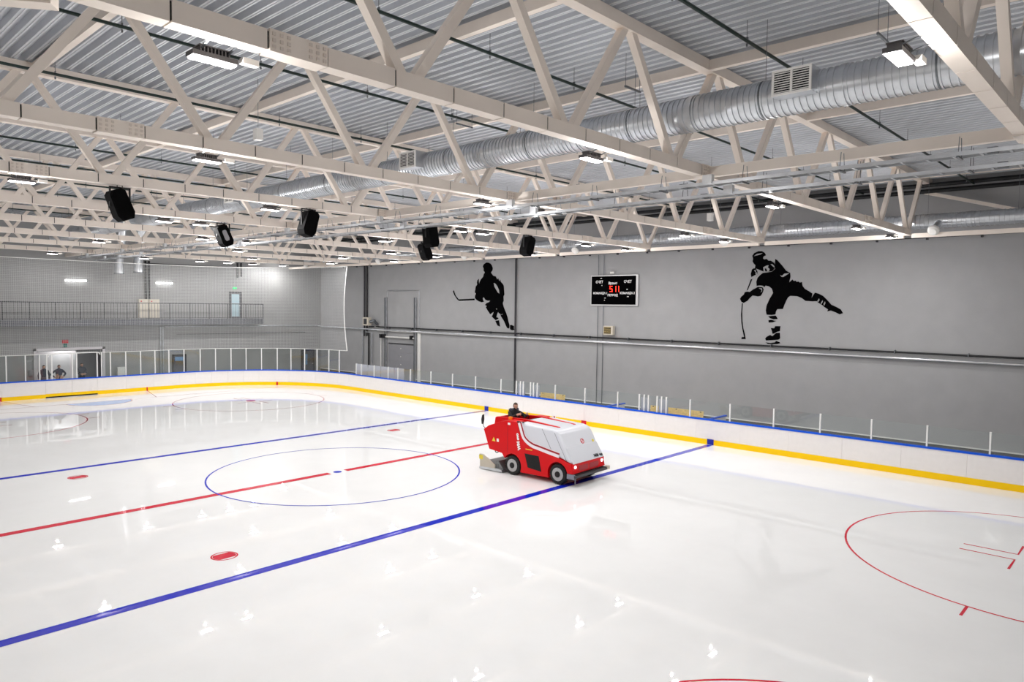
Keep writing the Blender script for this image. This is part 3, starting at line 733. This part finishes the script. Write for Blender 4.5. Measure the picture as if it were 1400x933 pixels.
P2 = [[(185,150),(178,125),(195,100),(230,85),(262,85),(285,100),(295,120),(275,128),(268,145),(280,155),(300,150),(315,165),(335,165),(365,185),(374,205),(370,230),(345,256),(300,263),(262,266),(235,280),(215,296),(208,285),(216,260),(200,230),(205,205),(190,190),(180,170)],
 [(190,128),(215,108),(268,100),(250,112),(215,122)], [(270,222),(300,206),(318,204),(310,222),(326,236),(320,255),(306,258),(296,232),(284,230),(288,256),(274,258)], [(332,195),(350,196),(366,212),(368,226),(352,214)],
 [(165,280),(175,240),(190,230),(208,232),(222,258),(225,285),(205,315),(185,320),(170,305)], [(192,250),(205,242),(212,268),(202,288),(206,262)],
 [(242,290),(267,270),(300,266),(345,259),(372,235),(372,150),(390,160),(430,205),(465,250),(500,270),(503,300),(492,350),(520,325),(530,338),(545,334),(556,346),(570,342),(582,352),(600,346),(605,380),(625,405),(660,425),(690,445),(682,484),(692,465),(710,437),(740,445),(780,465),(815,500),(850,540),(895,560),(930,580),(950,612),(920,622),(885,605),(845,590),(815,597),(822,580),(790,560),(775,545),(735,520),(725,510),(690,512),(630,508),(600,485),(560,468),(500,465),(480,480),(465,510),(450,545),(438,577),(390,578),(378,600),(375,622),(345,628),(300,625),(292,590),(300,545),(325,490),(355,440),(345,405),(320,385),(290,378),(280,392),(270,380),(245,376),(215,380),(212,345),(222,312)],
 [(412,285),(430,295),(450,275),(496,270),(470,287),(440,305),(425,302)], [(728,512),(745,485),(750,500),(738,518)], [(758,530),(775,500),(778,515),(766,535)], [(782,535),(796,510),(800,525),(790,550)],
 [(205,400),(225,388),(265,392),(275,410),(265,440),(250,465),(225,470),(200,465),(180,462),(150,490),(140,505),(105,525),(85,515),(73,490),(85,470),(105,455),(115,432),(140,428),(155,432),(185,410)],
 [(232,398),(262,402),(262,425),(248,440),(256,415)], [(165,325),(178,322),(140,415),(130,420)],
 [(90,527),(98,527),(92,600),(94,680),(102,740),(112,780),(122,832),(85,832),(88,815),(108,815),(95,755),(85,690),(82,620)],
 [(312,640),(345,634),(378,632),(395,662),(360,665),(330,655)], [(315,672),(340,668),(380,678),(350,690),(318,692)],
 [(335,738),(365,740),(372,722),(418,722),(412,765),(385,772),(365,785),(350,788),(345,765)], [(287,828),(300,812),(330,797),(348,808),(380,780),(412,778),(415,825),(400,838),(340,842),(295,845)],
 [(290,860),(330,865),(370,860),(380,848),(410,858),(415,868),(385,875),(310,874)]]
mural('wall_mural', 'black silhouette of a standing hockey player with stick held level', P1, 7.775, 600, 340)
mural('wall_mural', 'large black silhouette of a hockey player shooting on one leg', P2, 6.218, 1000, 330)

# ------------------------------------------------------------------ players' benches and boxes behind the low glass
def bench(label, x0, x1, yy):
    t = thing('bench', label, 'bench', (x0, yy, 0), 'wooden benches behind the boards')
    n = 7
    for i in range(n): MB().box(x0, x1, yy+.36+.012*i, yy+.39+.012*i, .74+i*.07, .802+i*.07).build('back_slat', 'wood', t)
    for i in range(4): MB().box(x0, x1, yy-.1+i*.105, yy-.01+i*.105, .42, .46).build('seat_slat', 'wood', t)
    k = max(2, int((x1-x0)/1.3)+1)
    for i in range(k):
        x = x0+.15+(x1-x0-.3)*i/(k-1)
        MB().box(x-.03, x+.03, yy-.08, yy+.34, -.06, .42).build('bench_leg', 'dark_frame', t); MB().box(x-.03, x+.03, yy+.39+.04, yy+.47, -.06, 1.2).build('back_post', 'dark_frame', t)
bench('pale wooden slatted bench behind the low glass near the blue line', 3.0, 5.95, 16.2)
bench('pale wooden slatted bench behind the low glass, left one beside the clustered posts', -4.4, -2.6, 16.2)
for x, lab in ((6.95, 'white box partition with blue top at the right end of the bench'), (1.2, 'white box partition with blue top left of the right bench')):
    t = thing('box_partition', lab, 'partition', (x, 15.1, 0), 'player box partitions')
    MB().box(x-.03, x+.03, 15.15, 16.9, -.06, 1.08).build('partition_panel', 'board', t); MB().box(x-.06, x+.06, 15.15, 16.95, 1.08, 1.14).build('top_rail', 'blue', t)
t = thing('score_booth', 'row of pale lilac panels behind the low glass in front of the roller door', 'booth', (-19, 15.7, 0))
for x0, x1 in ((-21.3, -19.95), (-19.9, -18.45), (-18.4, -16.9), (-16.85, -15.85)): MB().box(x0, x1, 15.65, 15.7, -.06, 1.85).build('booth_panel', 'lilac', t)
for j, (x0, x1) in enumerate(((-4.88, -3.31), (3.33, 4.84))):
    t = thing('box_door', 'narrow lilac box door behind the glass at the %s bench' % ('left' if j == 0 else 'right'), 'door', ((x0+x1)/2, 15.3, 0), 'player box doors')
    MB().box(x0, x0+.5, 15.2, 15.24, -.06, 1.8).build('door_leaf', 'lilac', t); MB().box(x1-.5, x1, 15.2, 15.24, -.06, 1.8).build('door_leaf', 'lilac', t)

# ------------------------------------------------------------------ end wall: gallery, doors, lights
G = thing('gallery', 'dark gallery with steel railing along the end wall', 'gallery', (-32.5, 5, 4.5))
MB().box(-33, -31.95, -19.8, 14.0, 4.52, 4.95).build('gallery_slab', 'door_dark', G)
MB().box(-31.98, -31.93, -19.8, 14.0, 6.08, 6.14).build('handrail', 'dark_frame', G); MB().box(-31.975, -31.935, -19.8, 14.0, 5.02, 5.05).build('lower_rail', 'dark_frame', G)
MB().box(-32.98, -31.95, 13.96, 14.0, 6.08, 6.14).build('handrail', 'dark_frame', G)
pm = MB().box(-.025, .025, -.025, .025, 0, 1.15).mesh('railing_post', 'dark_frame'); bm_ = MB().box(-.009, .009, -.009, .009, 0, 1.05).mesh('baluster', 'dark_frame')
y = 13.97
while y > -9:
    link('railing_post', pm, G, (.55, y-5, .45))
    for i in range(1, 7): link('baluster', bm_, G, (.55, y-5-i*.21, .52))
    y -= 1.47
def wdoor(n, label, y0, y1, z0, z1, leaf, glass=None):
    d = link('door_%d' % n, None, None, (XE, (y0+y1)/2, z0)); WLOC[d.name] = (XE, (y0+y1)/2, z0); struct(d, label, 'door')
    MB().box(XE, XE+.06, y0, y1, z0, z1).build('door_leaf', leaf, d)
    f = MB().box(XE, XE+.1, y0-.09, y0, z0, z1+.09); f.box(XE, XE+.1, y1, y1+.09, z0, z1+.09); f.box(XE, XE+.1, y0-.09, y1+.09, z1, z1+.09); f.build('door_frame', 'dark_frame', d)
    if glass: MB().box(XE+.06, XE+.075, *glass[:4]).build('door_pane', glass[4], d)
    MB().box(XE+.06, XE+.12, y1-.14, y1-.06, z0+1.0, z0+1.05).build('door_handle', 'galv', d)
wdoor(2, 'glazed door with dark frame opening onto the gallery', 11.72, 12.56, 4.95, 7.0, 'door_dark', (11.82, 12.46, 5.1, 6.9, 'door_glass'))
wdoor(3, 'dark door with blue pane on the end wall below the gallery', 7.25, 8.1, -.06, 2.15, 'door_dark', (7.35, 8.0, 1.75, 2.05, 'door_blue'))
wdoor(4, 'dark door with blue panes beside the far right corner', 18.1, 19.2, -.06, 2.1, 'door_dark', (18.3, 18.6, .9, 1.8, 'door_blue'))
tag(MB().box(XE, XE+.06, 11.95, 12.25, 7.3, 7.46).build('exit_sign', 'green_sign'), 'small green exit sign above the gallery door', 'sign')
t = thing('fire_sign', 'small red and green sign above the far portal', 'sign', (XE, .08, 3.05))
MB().box(XE, XE+.05, -.1, .26, 3.32, 3.55).build('red_plate', 'red_sign', t); MB().box(XE, XE+.05, -.02, .18, 3.05, 3.3).build('green_plate', 'teal', t)
for j, (y0, y1) in enumerate(((.1, 1.45), (6.0, 7.25))):
    t = thing('tube_light', 'bright tube light high on the end wall, %s one' % ('left' if j == 0 else 'right'), 'light', (XE, (y0+y1)/2, 7.55), 'tube lights on the end wall')
    MB().box(XE, XE+.08, y0, y1, 7.57, 7.67).build('fitting', 'white_plastic', t); MB().box(XE+.08, XE+.14, y0+.03, y1-.03, 7.56, 7.66).build('tube', 'tube', t)
for j, (y0, y1) in enumerate(((4.78, 5.42), (5.5, 6.2))):
    t = thing('wall_cabinet', 'beige electrical cabinet standing on the gallery, %s one' % ('left' if j == 0 else 'right'), 'cabinet', (XE+.15, (y0+y1)/2, 4.95), 'gallery cabinets')
    MB().box(XE+.01, XE+.25, y0, y1, 5.02, 6.4).build('case', 'beige_box', t)
    for yy in (y0+.03, (y0+y1)/2+.01): MB().box(XE+.25, XE+.265, yy, yy+(y1-y0)/2-.04, 5.06, 6.36).build('cabinet_door', 'beige_box', t)
    MB().box(XE+.265, XE+.275, y0+.1, y0+.2, 6.2, 6.28).build('warning_label', 'red_sign', t)
tag(MB().box(XE, XE+.2, 3.3, 3.85, .85, 1.5).build('meter_box', 'white_plastic'), 'white meter box on the end wall right of the portal', 'box')
tag(MB().box(XE, XE+.15, -2.05, -1.84, 1.2, 1.6).build('control_box', 'galv'), 'small grey control box on the end wall left of the portal', 'box')
for j, (yy, z0, z1) in enumerate(((5.3, 5.0, 9.2), (5.55, 6.4, 9.2), (12.3, 8.2, 9.4), (12.6, 8.3, 9.4))):
    wpipe('end_wall_pipe', 'black vertical pipe on the end wall, %s from the left' % ORD[j], [(XE+.12, yy, z0), (XE+.12, yy, z1)], .07, 'blackpipe', 'pipe', 'black pipes on the end wall')
wpipe('end_wall_conduit', 'black horizontal pipe near the top of the end wall', [(XE+.12, 5.3, 9.0), (XE+.12, 12.3, 9.0)], .04, 'blackpipe')
wpipe('end_wall_cable', 'thin dark cable along the end wall below the silver pipe', [(XE+.05, 7.5, 3.75), (XE+.05, 18.4, 3.72)], .02, 'dark_frame', 'cable')

# ------------------------------------------------------------------ people
def skin_mesh(joints, edges, sub=2):
    me = bpy.data.meshes.new('sk'); names = list(joints)
    me.from_pydata([joints[n][0] for n in names], [(names.index(a), names.index(b)) for a, b in edges], [])
    o = bpy.data.objects.new('sk', me); COL.objects.link(o)
    sm_ = o.modifiers.new('s', 'SKIN'); sm_.use_smooth_shade = True
    if not me.skin_vertices: me.skin_vertices.new()
    for i, n in enumerate(names):
        r = joints[n][1]; me.skin_vertices[0].data[i].radius = r if isinstance(r, tuple) else (r, r)
        me.skin_vertices[0].data[i].use_root = (n == 'pelvis')
    s2 = o.modifiers.new('d', 'SUBSURF'); s2.levels = s2.render_levels = sub
    dg = bpy.context.evaluated_depsgraph_get(); r = bpy.data.meshes.new_from_object(o.evaluated_get(dg)); bpy.data.objects.remove(o); return r
def person(label, loc, rz, pose, jacket, trousers, hairc='hair', sc_=1.07):
    """x forward, y left, z up; pose gives joint positions"""
    J = pose; edges = [('pelvis','waist'),('waist','chest'),('chest','neck'),('neck','head')]
    for s in 'lr':
        edges += [('chest',s+'sh'),(s+'sh',s+'el'),(s+'el',s+'wr'),(s+'wr',s+'palm'),('pelvis',s+'hip'),(s+'hip',s+'kn'),(s+'kn',s+'an'),(s+'an',s+'toe')]
        for f in range(5): edges += [(s+'palm', s+'f%d' % f), (s+'f%d' % f, s+'g%d' % f)]
    me = skin_mesh(J, edges)
    me.materials.clear()
    for m in (jacket, trousers, 'skin', 'black'): me.materials.append(MATS[m])
    cat = {}
    for n in J: cat[n] = 1 if n[1:] in ('hip','kn') else 3 if n[1:] in ('an','toe') else 2 if n == 'head' or n[1:] in ('wr','palm') or (len(n) == 3 and n[1] in 'fg') else 0
    cat['pelvis'] = 1
    P = [(Vector(J[n][0]), cat[n]) for n in J]
    # extra samples along limbs so the nearest joint gives clean borders
    for a, b_ in edges:
        for t in (.25, .5, .75):
            c = cat[a] if t < .6 else cat[b_]
            if a[1:] == 'el': c = 0
            if a[1:] == 'kn': c = 1 if t < .7 else 3
            if a == 'chest': c = 0
            P.append((Vector(J[a][0]).lerp(Vector(J[b_][0]), t), c))
    for p in me.polygons:
        p.use_smooth = True; p.material_index = min(P, key=lambda q: (q[0]-p.center).length_squared)[1]
    # head: an ellipsoid with nose, brow, chin and ears, joined into the same mesh
    bm = bmesh.new(); bm.from_mesh(me); H = Vector(J['head'][0]); n0 = len(bm.verts)
    g = bmesh.ops.create_uvsphere(bm, u_segments=20, v_segments=14, radius=1)
    for v in g['verts']:
        x, y, z = v.co; k = 1
        if z < 0: y *= 1+.28*z; x *= 1+.12*z
        if x > .55 and abs(y) < .22 and -.35 < z < .15: x += .2*(1-abs(y)/.22)
        if x > .6 and .08 < z < .25 and .15 < abs(y) < .5: x -= .06
        v.co = H+Vector((x*.098, y*.077, z*.118))
    for s in (-1, 1):
        e = bmesh.ops.create_uvsphere(bm, u_segments=8, v_segments=6, radius=1)
        for v in e['verts']: v.co = H+Vector((v.co.x*.02-.005, s*.078+v.co.y*.01, v.co.z*.032))
        g['verts'] += e['verts']
    vs = set(g['verts'])
    for f in bm.faces:
        if all(v in vs for v in f.verts): f.material_index = 2; f.smooth = True
    eyes = []
    for s in (-1, 1):
        e = bmesh.ops.create_uvsphere(bm, u_segments=8, v_segments=6, radius=.012)
        for v in e['verts']: v.co += H+Vector((.083, s*.032, .012))
        for v in e['verts']:
            for f in v.link_faces: f.material_index = 3
    e = bmesh.ops.create_cube(bm, size=1)
    for v in e['verts']: v.co = H+Vector((.083+v.co.x*.012, v.co.y*.045, -.058+v.co.z*.008))
    bm.to_mesh(me); bm.free()
    o = link('person', me, None, loc, rz); tag(o, label, 'person')
    # hair cap
    hb = bmesh.new(); g = bmesh.ops.create_uvsphere(hb, u_segments=20, v_segments=14, radius=1)
    for v in list(hb.verts):
        x, y, z = v.co; v.co = H+Vector((x*.106-.006, y*.085, z*.124+.006))
    bmesh.ops.delete(hb, geom=[v for v in hb.verts if (v.co.z-H.z) < .05 and (v.co.x-H.x) > .02 or (v.co.z-H.z) < -.05], context='VERTS')
    hm = bpy.data.meshes.new('hair'); hb.to_mesh(hm); hb.free(); hm.materials.append(MATS[hairc])
    for p in hm.polygons: p.use_smooth = True
    link('hair', hm, o); o.scale = (sc_, sc_, sc_)
    return o
def hand(J, s, d, side):
    w_ = Vector(J[s+'wr'][0]); d = Vector(d).normalized(); side = Vector(side).normalized(); nrm = d.cross(side)
    pc = w_+d*.07; J[s+'palm'] = (tuple(pc), (.036, .022))
    for f in range(4):
        a = pc+d*.045+side*(.03-.02*f); l = (.05, .057, .053, .042)[f]
        J[s+'f%d' % f] = (tuple(a), .0095); J[s+'g%d' % f] = (tuple(a+d*l*.8+nrm*.03), .008)
    a = pc-d*.01+side*.05; J[s+'f4'] = (tuple(a), .011); J[s+'g4'] = (tuple(a+d*.045+side*.012), .009)
def standing(arm='down', wide=1.0):
    J = {'pelvis': ((0,0,.96), (.15*wide,.12*wide)), 'waist': ((0,0,1.1), (.16*wide,.125*wide)), 'chest': ((0,0,1.36), (.17*wide,.13*wide)), 'neck': ((.01,0,1.53), .06), 'head': ((.03,0,1.66), .065)}
    for s, k in (('l', 1), ('r', -1)):
        J[s+'hip'] = ((0, k*.1, .88), .1); J[s+'kn'] = ((.02, k*.12, .5), .068); J[s+'an'] = ((0, k*.13, .09), .048); J[s+'toe'] = ((.17, k*.15, .04), .04)
        J[s+'sh'] = ((0, k*.2, 1.43), .072)
        if arm == 'hips': J[s+'el'] = ((-.1, k*.43, 1.2), .058); J[s+'wr'] = ((.02, k*.24, 1.02), .045); hand(J, s, (.6, -k*.5, -.4), (0, 0, 1))
        elif arm == 'front': J[s+'el'] = ((.05, k*.28, 1.15), .058); J[s+'wr'] = ((.25, k*.1, 1.08), .045); hand(J, s, (.3, -k*1, 0), (0, 0, 1))
        else: J[s+'el'] = ((-.02, k*.28, 1.15), .058); J[s+'wr'] = ((.05, k*.27, .9), .042); hand(J, s, (.1, 0, -1), (1, 0, 0))
    return J
def p_end(px, X): 
    d = at(2, 0.0, px, 530) - CAM; t = (X-CAM.x)/d.x; return CAM.y+d.y*t
person('person in a dark navy jacket with hands on hips, standing in the far portal', (-31.7, p_end(81, -31.7), .06), .15, standing('hips', 1.1), 'jacket_navy', 'trousers', 'hair')
person('person in a dark jacket and light trousers, leftmost in the far portal', (-31.9, p_end(60.5, -31.9), .06), -.25, standing('down', 1.1), 'jacket_navy', 'trousers_pink', 'hair')
person('person in a slate jacket with hands clasped, right of the other two at the portal', (-32.2, p_end(112, -32.2), .06), .1, standing('front', 1.1), 'jacket_slate', 'trousers', 'hair')

# ------------------------------------------------------------------ ice resurfacer
MX, MY, MRZ = 5.42, 5.3, math.radians(2.5)
mc = thing('ice_resurfacer', 'red and white ice resurfacing machine driving across the ice', 'ice resurfacer', (MX, MY, 0)); mc.rotation_euler = (0, 0, MRZ)
def part(name, mb_, m, parent=None, smooth=False, bev=0, seg=3):
    o = mb_.build(name, m, parent or mc, smooth, world=False)
    if bev:
        md = o.modifiers.new('bevel', 'BEVEL'); md.width = bev; md.segments = seg; md.limit_method = 'ANGLE'; md.angle_limit = math.radians(25)
        for p in o.data.polygons: p.use_smooth = True
        md.harden_normals = True
    return o
RWX, FWX, WR = -.62, 1.46, .36
def arch(cx, r, a0, a1, n=10): return [(cx+r*math.cos(math.radians(a0+(a1-a0)*i/n)), .36+r*math.sin(math.radians(a0+(a1-a0)*i/n))) for i in range(n+1)]
side = [(-2.05,1.54),(-1.81,1.70),(-1.2,1.92),(-.86,1.99),(-.42,1.98),(-.2,1.5),(-.1,1.36),(.2,1.16),(1.5,.94),(2.04,.78),(2.12,.46),(1.9,.46)]
side += arch(FWX, .43, 12, 205) + [(1.02,.18),(-.16,.16)] + arch(RWX, .43, -25, 150) + [(-1.12,.74),(-1.76,.82)]
for nm, y0, y1 in (('near_side_panel', -1.0, -.55), ('far_side_panel', .55, 1.0)):
    part('side_panel', MB().prism(side, y0, y1), 'red', bev=.03, seg=2)
part('chassis', MB().box(-1.15, 2.0, -.55, .55, .32, .95), 'red_dark')
part('rear_deck', MB().prism([(-1.95,1.3),(-1.72,.9),(-1.1,.9),(-1.1,1.1),(-1.75,1.3)], -.55, .55), 'red_dark')
hoodp = [(-.36,1.975),(1.2,1.9),(1.42,1.84),(1.54,1.72),(2.06,.78),(1.5,.95),(.2,1.18),(-.08,1.38),(-.19,1.52)]
part('snow_tank', MB().prism(hoodp, -.985, .985), 'hood', bev=.09, seg=4)
part('front_lip', MB().prism([(1.75,1.32),(1.79,1.32),(2.11,.8),(2.06,.78)], -.93, .93), 'hood', bev=.02)
# cowls each side of the driver, tapering along the top of the tank
cowl = [(-1.96,1.55),(-1.9,1.95),(-1.8,1.99),(-1.0,2.03),(-.4,2.04),(1.15,1.925),(1.15,1.86),(-.3,1.92),(-.5,1.5)]
for y0, y1 in ((-.52, -.42), (.42, .52)): part('cockpit_cowl', MB().prism(cowl, y0, y1), 'red', bev=.02, seg=2)
part('cockpit_back', MB().prism([(-1.96,1.5),(-1.9,1.96),(-1.84,1.96),(-1.86,1.5)], -.45, .45), 'red')
part('tank_top_ridge', MB().prism([(-.35,1.96),(-.35,2.0),(1.0,1.93),(1.2,1.89)], -.4, .4), 'hood')
part('top_warning_light', MB().box(-1.16,-1.04,-.6,-.5,1.96,2.06), 'orange')
part('dashboard', MB().prism([(-.75,1.4),(-.45,1.4),(-.4,1.98),(-.6,1.96)], -.4, .4), 'black')
part('seat', MB().box(-1.6,-1.15,-.25,.25,1.12,1.24).box(-1.7,-1.58,-.25,.25,1.2,1.75), 'black')
st = MB().tube([(-.62,.0,1.75),(-.78,.0,1.95)], .02, 6); st.tube([(-.8+.06*math.cos(a)*.8, .17*math.sin(a), 1.98+.17*math.cos(a)*.55) for a in [i*2*PI/16 for i in range(17)]], .018, 6, False)
part('steering_wheel', st, 'black', smooth=True)
part('tank_handle', MB().box(-.42,-.1,-1.0,-.93,1.985,2.02), 'black', bev=.01)
# stripes on the near side follow the edge between red and grey
def offset_band(line, d0, d1, yv, th=.006):
    out = []
    for d in (d0, d1):
        row = []
        for i, p in enumerate(line):
            a = Vector(line[max(i-1,0)]); q = Vector(line[min(i+1,len(line)-1)]); t = (q-a).normalized(); n_ = Vector((-t.y, t.x)); row.append(Vector(p)+n_*d)
        out.append(row)
    b = MB(); n_ = len(line)
    for yy in (yv, yv-th*(1 if yv < 0 else -1)):
        b.v += [(p.x, yy, p.y) for p in out[0]]+[(p.x, yy, p.y) for p in out[1]]
    for i in range(n_-1):
        b.f += [(i, i+1, n_+i+1, n_+i), (2*n_+i, 2*n_+i+1, 3*n_+i+1, 3*n_+i)]
        b.f += [(i, i+1, 2*n_+i+1, 2*n_+i), (n_+i, n_+i+1, 3*n_+i+1, 3*n_+i)]
    b.f += [(0, n_, 3*n_, 2*n_), (n_-1, 2*n_-1, 4*n_-1, 3*n_-1)]
    return b
edge = [(-.36,1.95),(-.27,1.72),(-.2,1.53),(-.14,1.42),(-.04,1.32),(.12,1.22),(.35,1.135),(.7,1.08),(1.1,1.01),(1.52,.945)]
for sgn in (-1, 1):
    yv = sgn*1.0
    part('side_stripe', offset_band(edge, 0.0, .11, yv), 'white_stripe')
    part('side_stripe', offset_band(edge[:], .11, .175, yv), 'red_dark')
    part('side_stripe', offset_band(edge[:], .175, .2, yv), 'white_stripe')
for x0, z0, x1, z1 in ((.75,1.88,1.28,1.0), (1.3,1.8,1.85,.86)):
    part('tank_seam', MB().beam((x0,-.987,z0),(x1,-.987,z1),.008,.012,(0,1,0)), 'cond_dark')
# side grille
gp = [(-.02,.89),(.62,.88),(.75,.34),(.13,.40)]
g_ = part('side_grille', MB().prism(gp, -1.012, -.98), 'black')
for i in range(9):
    z = .42+i*.05; f = (z-.34)/.55; part('grille_slat', MB().box(.13-.13*f+.02, .72-.1*f, -1.018, -1.01, z-.008, z+.008), 'tyre', g_)
# wheels
def wheel(cx, cy):
    s = -1 if cy < 0 else 1
    W_ = part('wheel', MB().tube([(cx, cy-.11, WR), (cx, cy-.1, WR), (cx, cy-.06, WR), (cx, cy+.06, WR), (cx, cy+.1, WR), (cx, cy+.11, WR)], [.28, .33, WR, WR, .33, .28], 32), 'tyre', smooth=True)
    o = s*.115
    part('rim', MB().tube([(cx, cy+o*.7, WR), (cx, cy+o, WR), (cx, cy+o*1.02, WR), (cx, cy+o*.8, WR)], [.235, .235, .2, .17], 28), 'rim', W_, True)
    part('hub', MB().tube([(cx, cy+o*.7, WR), (cx, cy+o*1.2, WR), (cx, cy+o*1.25, WR)], [.115, .105, .07], 16), 'black', W_, True)
    nuts = MB()
    for i in range(8):
        a = i*PI/4; p = (cx+.145*math.cos(a), cy+o*.8, WR+.145*math.sin(a)); nuts.box(p[0]-.012, p[0]+.012, min(p[1], p[1]+s*.03), max(p[1], p[1]+s*.03), p[2]-.012, p[2]+.012)
    part('wheel_nuts', nuts, 'rim', W_)
    tr_ = MB()
    for i in range(36):
        a = i*PI/18; c = Vector((cx+WR*math.cos(a), cy, WR+WR*math.sin(a))); tt = Vector((-math.sin(a), 0, math.cos(a)))
        tr_.beam(c-tt*.012, c+tt*.012, .17, .012, (math.cos(a), 0, math.sin(a)))
    tag(part('tread', tr_, 'tyre', W_), kind='stuff')
for cx in (RWX, FWX):
    for cy in (-.88, .88): wheel(cx, cy)
# front
fp = part('front_panel', MB().box(2.0, 2.09, -.98, .98, .44, .8), 'red', bev=.02)
for y0, y1 in ((-.6, -.05), (.05, .6)): part('front_recess', MB().box(2.09, 2.1, y0, y1, .52, .7), 'red_dark', fp)
for y in (-.82, .82): part('headlight', MB().tube([(2.08, y, .68), (2.105, y, .68)], .055, 16), 'headlight')
bp_ = part('bumper', MB().box(1.95, 2.24, -1.0, 1.05, .32, .42), 'bumper', bev=.03)
part('bumper_edge', MB().box(1.88, 2.18, -1.02, -.95, .28, .45), 'bumper_edge', bp_)
for i in range(14): part('bumper_tread', MB().box(2.05, 2.23, -.9+i*.135, -.84+i*.135, .42, .432), 'black', bp_)
part('guide_wheel', MB().tube([(2.2, 1.05, .34), (2.2, 1.05, .46)], .09, 16), 'cond', smooth=True)
part('bumper_foot', MB().box(2.1, 2.13, -.86, -.83, .1, .33), 'bumper_edge', bp_)
# conditioner (sledge) at the back
cs = part('conditioner', MB().box(-2.1, -1.3, -1.0, 1.0, .1, .3), 'cond_dark', bev=.02)
part('conditioner_runner', MB().prism([(-2.22,.03),(-1.05,.03),(-1.08,.1),(-1.25,.14),(-2.2,.1)], -1.06, 1.06), 'galv', cs)
for y0, y1 in ((-1.05, -1.01), (1.01, 1.05)):
    sp_ = part('side_plate', MB().prism([(-2.24,.5),(-2.2,.58),(-2.0,.58),(-1.42,.25),(-1.42,.1),(-2.18,.1),(-2.18,.36)], y0, y1), 'cond', cs)
part('sledge_label', MB().box(-2.22, -2.03, -1.056, -1.05, .38, .54), 'sticker_y', cs)
part('sledge_arm', MB().beam((-1.3, -.5, .25), (-1.0, -.5, .6), .12, .12).beam((-1.3, .5, .25), (-1.0, .5, .6), .12, .12), 'bumper')
part('sledge_cover', MB().prism([(-1.42,.12),(-1.42,.4),(-1.3,.42),(-1.06,.12)], -.98, .98), 'cond_dark', cs)
part('hose', MB().tube([(-1.55+.09*math.cos(a), -.8, .76+.09*math.sin(a)) for a in [i*2*PI/16 for i in range(17)]], .018, 6, False), 'black', smooth=True)
# mirror
mr = part('mirror_arm', MB().tube([(-2.0,-.95,1.56),(-2.08,-.98,1.64),(-2.1,-.98,1.74)], .012, 6), 'black', smooth=True)
part('mirror', MB().prism([(-2.15,1.72),(-2.17,1.9),(-2.13,2.06),(-2.06,2.1),(-2.05,1.9),(-2.09,1.72)], -1.02, -.96), 'black', bev=.01)
# marks
text('side_lettering', 'WM evo', .17, 'white_text', mc, (-.33, -1.008, 1.28), (PI/2, -PI/2+.12, 0), .012).rotation_euler = (PI/2, -PI/2-.2, 0)
text('front_lettering', 'WM evo', .15, 'black_text', mc, (2.075, .62, .9), (math.radians(61), 0, PI/2), .008)
wt = MB(); wt.add([(-1.62,-1.004,1.14),(-1.44,-1.004,1.14),(-1.53,-1.004,1.3)], [(0,1,2)]); part('warning_triangle', wt, 'sticker_y')
part('side_sticker', MB().box(-1.38,-1.28,-1.006,-1.0,1.14,1.26), 'white_text'); part('side_sticker', MB().box(-.84,-.72,-1.006,-1.0,1.84,1.92), 'white_text')
part('side_sticker', MB().box(.02,.32,-1.006,-1.0,1.04,1.07), 'sticker_y')
def on_front(t, y): return (2.06-(2.06-1.54)*t, y, .78+(1.72-.78)*t)
for t_, y_, sz, m in ((.45,-.45,.05,'sticker_y'), (.62,.75,.045,'sticker_y'), (.1,.1,.06,'sticker_y')):
    p = Vector(on_front(t_, y_)); part('front_sticker', MB().beam(p+Vector((.008,-sz,0)), p+Vector((.008,sz,0)), .01, sz*2, (-.48,0,.87)), m)
p = Vector(on_front(.68, .12)); dv = Vector((-.484,0,.875)); nv = Vector((.875,0,.484))
part('no_step_sign', MB().tube([p+nv*.006+dv*.085*math.cos(a)+Vector((0,.085*math.sin(a),0)) for a in [i*2*PI/20 for i in range(21)]], .012, 5, False).beam(p+nv*.006+dv*.06+Vector((0,.06,0)), p+nv*.006-dv*.06-Vector((0,.06,0)), .02, .01), 'mark_red')
part('panel_seam', MB().box(-.86,-.845,-1.003,-.99,.8,1.85), 'red_dark')

# driver
J = {'pelvis': ((0,0,.12), (.16,.13)), 'waist': ((-.02,0,.28), (.16,.13)), 'chest': ((-.02,0,.55), (.19,.15)), 'neck': ((.0,0,.74), .065), 'head': ((.03,0,.88), .068)}
for s, k in (('l', 1), ('r', -1)):
    J[s+'hip'] = ((.08, k*.11, .1), .1); J[s+'kn'] = ((.5, k*.14, .16), .07); J[s+'an'] = ((.58, k*.14, -.26), .05); J[s+'toe'] = ((.74, k*.14, -.3), .04)
    J[s+'sh'] = ((-.02, k*.22, .62), .085); J[s+'el'] = ((.2, k*.33, .5), .066); J[s+'wr'] = ((.46, k*.19, .64), .045); hand(J, s, (.8, -k*.2, .1), (0, -k*.3, 1))
dx, dy = -1.36, .02
cw, sw = math.cos(MRZ), math.sin(MRZ)
drv = person('person in a black hooded jacket driving the ice resurfacer', (MX+dx*cw-dy*sw, MY+dx*sw+dy*cw, 1.45), MRZ-.25, J, 'jacket_black', 'trousers', 'hair', 1.06)
hb = MB().tube([(-.04+.12*math.cos(a)-.03, .14*math.sin(a), .74+.03*math.cos(a)) for a in [PI*.35+i*2*PI*.65/12 for i in range(13)]], [.03]+[.065]*11+[.03], 8)
hd = hb.build('jacket_hood', 'hood_fur', drv, True, world=False)
